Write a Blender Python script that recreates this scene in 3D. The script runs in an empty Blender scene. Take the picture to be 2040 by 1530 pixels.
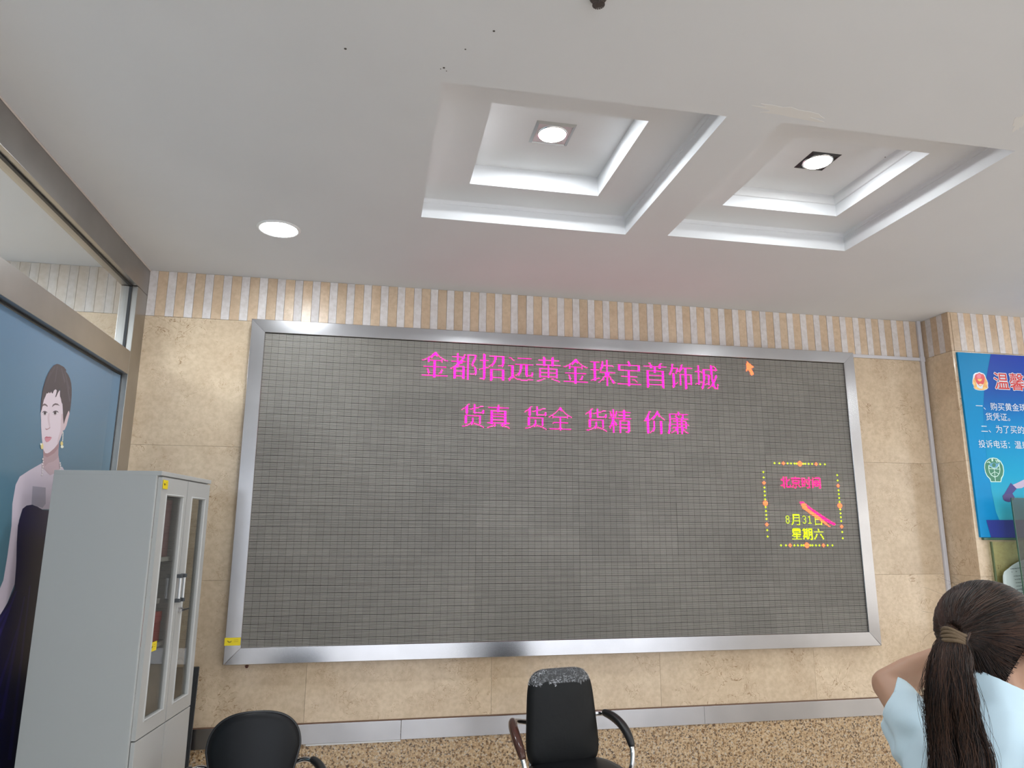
import bpy, bmesh, math, random
from mathutils import Vector, Matrix

random.seed(7)
C = bpy.context.scene.collection
SC = bpy.context.scene

# ---------------------------------------------------------------- camera
cam_data = bpy.data.cameras.new('camera')
cam = bpy.data.objects.new('camera', cam_data)
C.objects.link(cam)
cam_data.sensor_width = 36.0
cam_data.lens = 1400.47 * 36.0 / 2040.0
cam_data.clip_start = 0.02
RT = Vector((0.98177896, -0.18997755, 0.00431303))
UP = Vector((-0.0423874, -0.19681454, 0.97952404))
FW = Vector((0.18523871, 0.96185891, 0.20128103))
cam.matrix_world = Matrix(((RT.x, UP.x, -FW.x, 0.0), (RT.y, UP.y, -FW.y, 0.0), (RT.z, UP.z, -FW.z, 1.6), (0, 0, 0, 1)))
SC.camera = cam

# ---------------------------------------------------------------- world, exposure
world = bpy.data.worlds.new('world')
SC.world = world
world.use_nodes = True
world.node_tree.nodes['Background'].inputs[0].default_value = (0.80, 0.88, 1.0, 1)
world.node_tree.nodes['Background'].inputs[1].default_value = 1.0
SC.view_settings.view_transform = 'Standard'
SC.view_settings.look = 'None'
SC.view_settings.gamma = 1.0
SC.view_settings.use_curve_mapping = False
SC.view_settings.exposure = 1.76

# added fill lights, unseen: behind the camera, at right, beyond the partition
def area(name, loc, rot, sx, sy, power, col):
    l = bpy.data.lights.new(name, 'AREA')
    l.shape = 'RECTANGLE'; l.size = sx; l.size_y = sy; l.energy = power; l.color = col
    o = bpy.data.objects.new(name, l); C.objects.link(o)
    o.location = loc; o.rotation_euler = rot
    return o
PI = math.pi
area('front_fill_light', (2.4, -4.35, 1.35), (-PI/2, 0, 0), 6.7, 2.4, 235, (0.86, 0.93, 1.0))  # added soft fill from behind the camera
area('right_fill_light', (7.3, 0.2, 1.5), (0, PI/2, 0), 2.4, 6.0, 22, (1.0, 0.97, 0.92))  # added side fill in front of the right wall
area('far_room_fill_light', (-2.75, 2.5, 3.06), (0, 0, 0), 1.0, 1.6, 34, (0.86, 0.94, 1.0))  # added panel, out of sight, brightening the room beyond the partition
LAMP = 46.0          # emission of the ceiling lamps
LED = 2.0            # emission of the lit dots of the display

# ---------------------------------------------------------------- helpers
def tag(o, label=None, cat=None, group=None, kind=None):
    if label: o['label'] = label
    if cat: o['category'] = cat
    if group: o['group'] = group
    if kind: o['kind'] = kind
    return o

def obj(name, bm, m=None, parent=None, smooth=False, loc=None):
    me = bpy.data.meshes.new(name)
    if isinstance(bm, bmesh.types.BMesh):
        bm.to_mesh(me); bm.free()
    else:
        me.from_pydata(*bm)
    if m is not None:
        for x in (m if isinstance(m, (list, tuple)) else [m]): me.materials.append(x)
    if smooth: me.shade_smooth()
    o = bpy.data.objects.new(name, me); C.objects.link(o)
    if parent is not None: o.parent = parent
    if loc: o.location = loc
    return o

def inst(name, me, parent, loc, rz=0):
    o = bpy.data.objects.new(name, me); C.objects.link(o)
    o.parent = parent; o.location = loc; o.rotation_euler.z = rz
    return o

def empty(name, loc=(0, 0, 0), rz=0, **k):
    o = bpy.data.objects.new(name, None); C.objects.link(o)
    o.location = loc; o.rotation_euler.z = rz; o.empty_display_size = .1
    tag(o, **k)
    return o

def box(bm, a, b, bev=0, rot=None, mi=0):
    a, b = Vector(a), Vector(b)
    c = (a + b) / 2; s = b - a
    m = Matrix.Translation(c) @ (rot.to_4x4() if rot is not None else Matrix()) @ Matrix.Diagonal((s.x, s.y, s.z, 1))
    r = bmesh.ops.create_cube(bm, size=1, matrix=m)
    fs = set(f for v in r['verts'] for f in v.link_faces)
    for f in fs: f.material_index = mi
    if bev:
        es = set(e for v in r['verts'] for e in v.link_edges)
        bmesh.ops.bevel(bm, geom=list(es), offset=bev, segments=2, affect='EDGES', profile=.6)

def boxobj(name, a, b, m, parent=None, bev=0):
    bm = bmesh.new(); box(bm, a, b, bev)
    return obj(name, bm, m, parent)

def smoothpath(pts, n=8):
    P = [Vector(p) for p in pts]; out = []
    for i in range(len(P) - 1):
        p0 = P[max(i-1, 0)]; p1 = P[i]; p2 = P[i+1]; p3 = P[min(i+2, len(P)-1)]
        for k in range(n):
            t = k / n
            out.append(.5 * ((2*p1) + (p2-p0)*t + (2*p0-5*p1+4*p2-p3)*t*t + (3*p1-p0-3*p2+p3)*t**3))
    out.append(P[-1])
    return out

def tube(bm, pts, r, seg=10, cap=True, flat=1.0):
    P = [Vector(p) for p in pts]
    rr = r if isinstance(r, (list, tuple)) else [r] * len(P)
    rings = []; nrm = None
    for i, p in enumerate(P):
        t = (P[min(i+1, len(P)-1)] - P[max(i-1, 0)]).normalized()
        if nrm is None:
            nrm = t.orthogonal().normalized()
        nrm = (nrm - t * nrm.dot(t)).normalized()
        b = t.cross(nrm)
        rings.append([bm.verts.new(p + (nrm * math.cos(2*PI*k/seg) + b * flat * math.sin(2*PI*k/seg)) * rr[i]) for k in range(seg)])
    for a, b in zip(rings, rings[1:]):
        for k in range(seg):
            bm.faces.new((a[k], a[(k+1) % seg], b[(k+1) % seg], b[k]))
    if cap:
        bm.faces.new(rings[0][::-1]); bm.faces.new(rings[-1])

def disc(bm, c, r, h, seg=32, r2=None):
    """upright cylinder / cone frustum, base at c"""
    r2 = r if r2 is None else r2
    a = [bm.verts.new((c[0]+r*math.cos(2*PI*k/seg), c[1]+r*math.sin(2*PI*k/seg), c[2])) for k in range(seg)]
    b = [bm.verts.new((c[0]+r2*math.cos(2*PI*k/seg), c[1]+r2*math.sin(2*PI*k/seg), c[2]+h)) for k in range(seg)]
    bm.faces.new(a[::-1]); bm.faces.new(b)
    for k in range(seg): bm.faces.new((a[k], a[(k+1) % seg], b[(k+1) % seg], b[k]))

def ringmesh(bm, prof, c, seg=48):
    """lathe profile [(r,z)] round a vertical axis at c"""
    rs = [[bm.verts.new((c[0]+r*math.cos(2*PI*k/seg), c[1]+r*math.sin(2*PI*k/seg), c[2]+z)) for k in range(seg)] for r, z in prof]
    for a, b in zip(rs, rs[1:]):
        for k in range(seg): bm.faces.new((a[k], a[(k+1) % seg], b[(k+1) % seg], b[k]))

# ---------------------------------------------------------------- materials
def nodes(name):
    m = bpy.data.materials.new(name); m.use_nodes = True
    nt = m.node_tree; return m, nt, nt.nodes['Principled BSDF']

def mat(name, col, rough=.5, metal=0, bump=0, bscale=40, var=0, vscale=6, stretch=(1, 1, 1), coat=0, spec=.5, aniso=0, emit=None, es=0):
    m, nt, p = nodes(name)
    p.inputs['Base Color'].default_value = (*col, 1)
    p.inputs['Roughness'].default_value = rough
    p.inputs['Metallic'].default_value = metal
    p.inputs['Specular IOR Level'].default_value = spec
    if coat: p.inputs['Coat Weight'].default_value = coat; p.inputs['Coat Roughness'].default_value = .1
    if aniso: p.inputs['Anisotropic'].default_value = aniso
    if emit: p.inputs['Emission Color'].default_value = (*emit, 1); p.inputs['Emission Strength'].default_value = es
    if bump or var:
        g = nt.nodes.new('ShaderNodeNewGeometry')
        mp = nt.nodes.new('ShaderNodeMapping'); mp.inputs['Scale'].default_value = stretch
        nt.links.new(g.outputs['Position'], mp.inputs['Vector'])
    if var:
        n = nt.nodes.new('ShaderNodeTexNoise'); n.inputs['Scale'].default_value = vscale; n.inputs['Detail'].default_value = 5
        nt.links.new(mp.outputs[0], n.inputs['Vector'])
        r = nt.nodes.new('ShaderNodeMapRange'); r.inputs['From Min'].default_value = .3; r.inputs['From Max'].default_value = .7
        r.inputs['To Min'].default_value = 1 - var; r.inputs['To Max'].default_value = 1 + var
        nt.links.new(n.outputs['Fac'], r.inputs['Value'])
        h = nt.nodes.new('ShaderNodeVectorMath'); h.operation = 'SCALE'; h.inputs[0].default_value = col
        nt.links.new(r.outputs[0], h.inputs['Scale']); nt.links.new(h.outputs[0], p.inputs['Base Color'])
    if bump:
        n = nt.nodes.new('ShaderNodeTexNoise'); n.inputs['Scale'].default_value = bscale; n.inputs['Detail'].default_value = 6
        nt.links.new(mp.outputs[0], n.inputs['Vector'])
        b = nt.nodes.new('ShaderNodeBump'); b.inputs['Strength'].default_value = bump; b.inputs['Distance'].default_value = .004
        nt.links.new(n.outputs['Fac'], b.inputs['Height']); nt.links.new(b.outputs[0], p.inputs['Normal'])
    return m

def ramp(nt, src, stops):
    r = nt.nodes.new('ShaderNodeValToRGB'); e = r.color_ramp.elements
    while len(e) < len(stops): e.new(.5)
    for x, (q, c) in zip(e, stops): x.position = q; x.color = (*c, 1) if len(c) == 3 else c
    nt.links.new(src, r.inputs[0]); return r.outputs[0]

def mixc(nt, fac, a, b, mode='MIX'):
    x = nt.nodes.new('ShaderNodeMix'); x.data_type = 'RGBA'; x.blend_type = mode
    for s, v in ((0, fac), (6, a), (7, b)):
        if isinstance(v, bpy.types.NodeSocket): nt.links.new(v, x.inputs[s])
        elif s: x.inputs[s].default_value = (*v, 1)
        else: x.inputs[s].default_value = v
    return x.outputs[2]

def marble(name, base, dark, vein, rough=.12, vs=1.0, randomness=.06, veins=1.0):
    m, nt, p = nodes(name)
    g = nt.nodes.new('ShaderNodeNewGeometry'); oi = nt.nodes.new('ShaderNodeObjectInfo')
    off = nt.nodes.new('ShaderNodeVectorMath'); off.operation = 'SCALE'; off.inputs[0].default_value = (17, 5, 11)
    nt.links.new(oi.outputs['Random'], off.inputs['Scale'])
    ad = nt.nodes.new('ShaderNodeVectorMath'); nt.links.new(g.outputs['Position'], ad.inputs[0]); nt.links.new(off.outputs[0], ad.inputs[1])
    def noise(s, d=6, dist=0, rgh=.55):
        n = nt.nodes.new('ShaderNodeTexNoise'); n.inputs['Scale'].default_value = s; n.inputs['Detail'].default_value = d
        n.inputs['Distortion'].default_value = dist; n.inputs['Roughness'].default_value = rgh
        nt.links.new(ad.outputs[0], n.inputs['Vector']); return n.outputs['Fac']
    c = ramp(nt, noise(5 * vs, 8), [(.36, dark), (.60, base)])
    fine = ramp(nt, noise(38 * vs, 5), [(.35, (.90, .88, .85)), (.62, (1.03, 1.03, 1.03))])
    c = mixc(nt, 1.0, c, fine, 'MULTIPLY')
    # thin curling brown veins: |n - .5| narrow, broken up by a second noise
    def band(v, w):
        s = nt.nodes.new('ShaderNodeMath'); s.operation = 'SUBTRACT'; s.inputs[1].default_value = .5; nt.links.new(v, s.inputs[0])
        a = nt.nodes.new('ShaderNodeMath'); a.operation = 'ABSOLUTE'; nt.links.new(s.outputs[0], a.inputs[0])
        r = nt.nodes.new('ShaderNodeMapRange'); r.inputs['From Min'].default_value = 0; r.inputs['From Max'].default_value = w
        r.inputs['To Min'].default_value = 1; r.inputs['To Max'].default_value = 0; nt.links.new(a.outputs[0], r.inputs['Value']); return r.outputs[0]
    def mask(v, lo, hi):
        r = nt.nodes.new('ShaderNodeMapRange'); r.inputs['From Min'].default_value = lo; r.inputs['From Max'].default_value = hi
        nt.links.new(v, r.inputs['Value']); return r.outputs[0]
    def mul(a, b):
        x = nt.nodes.new('ShaderNodeMath'); x.operation = 'MULTIPLY'; nt.links.new(a, x.inputs[0])
        if isinstance(b, (int, float)): x.inputs[1].default_value = b
        else: nt.links.new(b, x.inputs[1])
        return x.outputs[0]
    v1 = mul(mul(band(noise(9 * vs, 3, 1.6), .012), mask(noise(4.3 * vs, 3), .52, .62)), .75 * veins)
    v2 = mul(mul(band(noise(26 * vs, 2, 2.2), .03), mask(noise(7.7 * vs, 4), .50, .60)), .40 * veins)
    c = mixc(nt, v1, c, vein); c = mixc(nt, v2, c, tuple(x * 1.25 for x in vein))
    rr = nt.nodes.new('ShaderNodeMapRange'); rr.inputs['To Min'].default_value = 1 - randomness; rr.inputs['To Max'].default_value = 1 + randomness
    nt.links.new(oi.outputs['Random'], rr.inputs['Value'])
    sc = nt.nodes.new('ShaderNodeVectorMath'); sc.operation = 'SCALE'; nt.links.new(c, sc.inputs[0]); nt.links.new(rr.outputs[0], sc.inputs['Scale'])
    nt.links.new(sc.outputs[0], p.inputs['Base Color'])
    p.inputs['Roughness'].default_value = rough
    return m

def granite(name):
    m, nt, p = nodes(name)
    g = nt.nodes.new('ShaderNodeNewGeometry')
    v = nt.nodes.new('ShaderNodeTexVoronoi'); v.inputs['Scale'].default_value = 140; nt.links.new(g.outputs['Position'], v.inputs['Vector'])
    sep = nt.nodes.new('ShaderNodeSeparateColor'); nt.links.new(v.outputs['Color'], sep.inputs[0])
    c = ramp(nt, sep.outputs[0], [(0, (.12, .085, .06)), (.12, (.20, .14, .09)), (.22, (.45, .30, .17)), (.6, (.52, .36, .20)), (.85, (.62, .47, .30)), (1, (.50, .44, .36))])
    n = nt.nodes.new('ShaderNodeTexNoise'); n.inputs['Scale'].default_value = 60; n.inputs['Detail'].default_value = 5
    nt.links.new(g.outputs['Position'], n.inputs['Vector'])
    c2 = ramp(nt, n.outputs['Fac'], [(.36, (.45, .36, .28)), (.47, (1, 1, 1)), (1, (1.1, 1.05, 1))])
    nt.links.new(mixc(nt, 1, c, c2, 'MULTIPLY'), p.inputs['Base Color'])
    p.inputs['Roughness'].default_value = .16
    return m

def steel(name, col=(.52, .52, .53), rough=.28, axis='x', aniso=.0):
    m, nt, p = nodes(name)
    g = nt.nodes.new('ShaderNodeNewGeometry'); mp = nt.nodes.new('ShaderNodeMapping')
    mp.inputs['Scale'].default_value = {'x': (3, 700, 700), 'z': (700, 700, 3), 'y': (700, 3, 700)}[axis]
    nt.links.new(g.outputs['Position'], mp.inputs[0])
    n = nt.nodes.new('ShaderNodeTexNoise'); n.inputs['Scale'].default_value = 1; n.inputs['Detail'].default_value = 4
    nt.links.new(mp.outputs[0], n.inputs['Vector'])
    n2 = nt.nodes.new('ShaderNodeTexNoise'); n2.inputs['Scale'].default_value = 3.5; n2.inputs['Detail'].default_value = 4
    nt.links.new(g.outputs['Position'], n2.inputs['Vector'])
    r = nt.nodes.new('ShaderNodeMapRange'); r.inputs['To Min'].default_value = rough * .9; r.inputs['To Max'].default_value = rough * 1.12
    nt.links.new(n.outputs['Fac'], r.inputs['Value']); nt.links.new(r.outputs[0], p.inputs['Roughness'])
    nt.links.new(ramp(nt, n2.outputs['Fac'], [(.3, tuple(x * .86 for x in col)), (.65, col)]), p.inputs['Base Color'])
    b = nt.nodes.new('ShaderNodeBump'); b.inputs['Strength'].default_value = .02; b.inputs['Distance'].default_value = .0003
    nt.links.new(n.outputs['Fac'], b.inputs['Height']); nt.links.new(b.outputs[0], p.inputs['Normal'])
    p.inputs['Metallic'].default_value = 1
    return m

def glassmat(name, tint=(.95, .975, 1.0), ior=1.5, rough=0.0, keep=1.0):
    m = bpy.data.materials.new(name); m.use_nodes = True; nt = m.node_tree; nt.nodes.clear()
    o = nt.nodes.new('ShaderNodeOutputMaterial'); t = nt.nodes.new('ShaderNodeBsdfTransparent'); t.inputs[0].default_value = (*tint, 1)
    gl = nt.nodes.new('ShaderNodeBsdfGlossy'); gl.inputs['Roughness'].default_value = rough
    f = nt.nodes.new('ShaderNodeFresnel'); g = nt.nodes.new('ShaderNodeNewGeometry')
    k = nt.nodes.new('ShaderNodeMapRange'); k.inputs['To Min'].default_value = ior; k.inputs['To Max'].default_value = 1/ior   # same reflectance from both sides of the thin pane
    nt.links.new(g.outputs['Backfacing'], k.inputs['Value']); nt.links.new(k.outputs[0], f.inputs[0])
    x = nt.nodes.new('ShaderNodeMixShader'); nt.links.new(f.outputs[0], x.inputs[0]); nt.links.new(t.outputs[0], x.inputs[1]); nt.links.new(gl.outputs[0], x.inputs[2])
    nt.links.new(x.outputs[0], o.inputs[0])
    return m

def emis(name, col, s):
    m = bpy.data.materials.new(name); m.use_nodes = True; nt = m.node_tree; nt.nodes.clear()
    o = nt.nodes.new('ShaderNodeOutputMaterial'); e = nt.nodes.new('ShaderNodeEmission')
    e.inputs[0].default_value = (*col, 1); e.inputs[1].default_value = s; nt.links.new(e.outputs[0], o.inputs[0])
    return m

M_ceil = mat('ceiling_paint', (.735, .74, .75), .75, var=.02, vscale=1.6, bump=.12, bscale=9)
M_patch = mat('ceiling_filler', (.79, .775, .75), .7, var=.02)
M_marble = marble('cream_marble', (.70, .555, .395), (.62, .48, .335), (.30, .18, .09), rough=.13, veins=1.35)
M_stripeb = marble('beige_stripe_marble', (.66, .50, .35), (.60, .44, .30), (.42, .28, .17), rough=.3, randomness=.10, veins=.5)
M_stripew = marble('white_stripe_stone', (.72, .67, .65), (.65, .60, .585), (.45, .38, .34), rough=.5, randomness=.04, veins=.25)
M_stripef = marble('pale_stripe_stone', (.60, .54, .47), (.55, .49, .42), (.42, .36, .30), rough=.45, randomness=.05, veins=.3)
M_granite = granite('brown_granite')
M_grout = mat('grout', (.36, .27, .18), .9)
M_steelx = steel('brushed_steel_x', (.50, .49, .495), .23, 'x')
M_steelz = steel('brushed_steel_z', (.50, .49, .495), .23, 'z')
M_steely = steel('brushed_steel_y', (.42, .40, .38), .34, 'y')
M_chrome = mat('chrome', (.75, .75, .76), .12, 1)
M_floor = mat('floor_stone', (.60, .53, .45), .25, var=.06, vscale=3)
M_wallp = mat('wall_paint', (.62, .60, .57), .7, var=.02)
M_glass = glassmat('clear_glass')
M_gglass = glassmat('greenish_glass', (.90, .93, .80), 1.5)
M_gedge = mat('glass_edge', (.05, .13, .09), .15)
M_lamp = emis('lamp_white', (.90, .96, 1.0), LAMP)
M_spot = emis('spot_white', (.92, .97, 1.0), LAMP*1.25)
M_spot_bright = emis('spot_white_bright', (.90, .96, 1.0), LAMP*2.3)
M_black = mat('black_gasket', (.012, .012, .013), .5)

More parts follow.
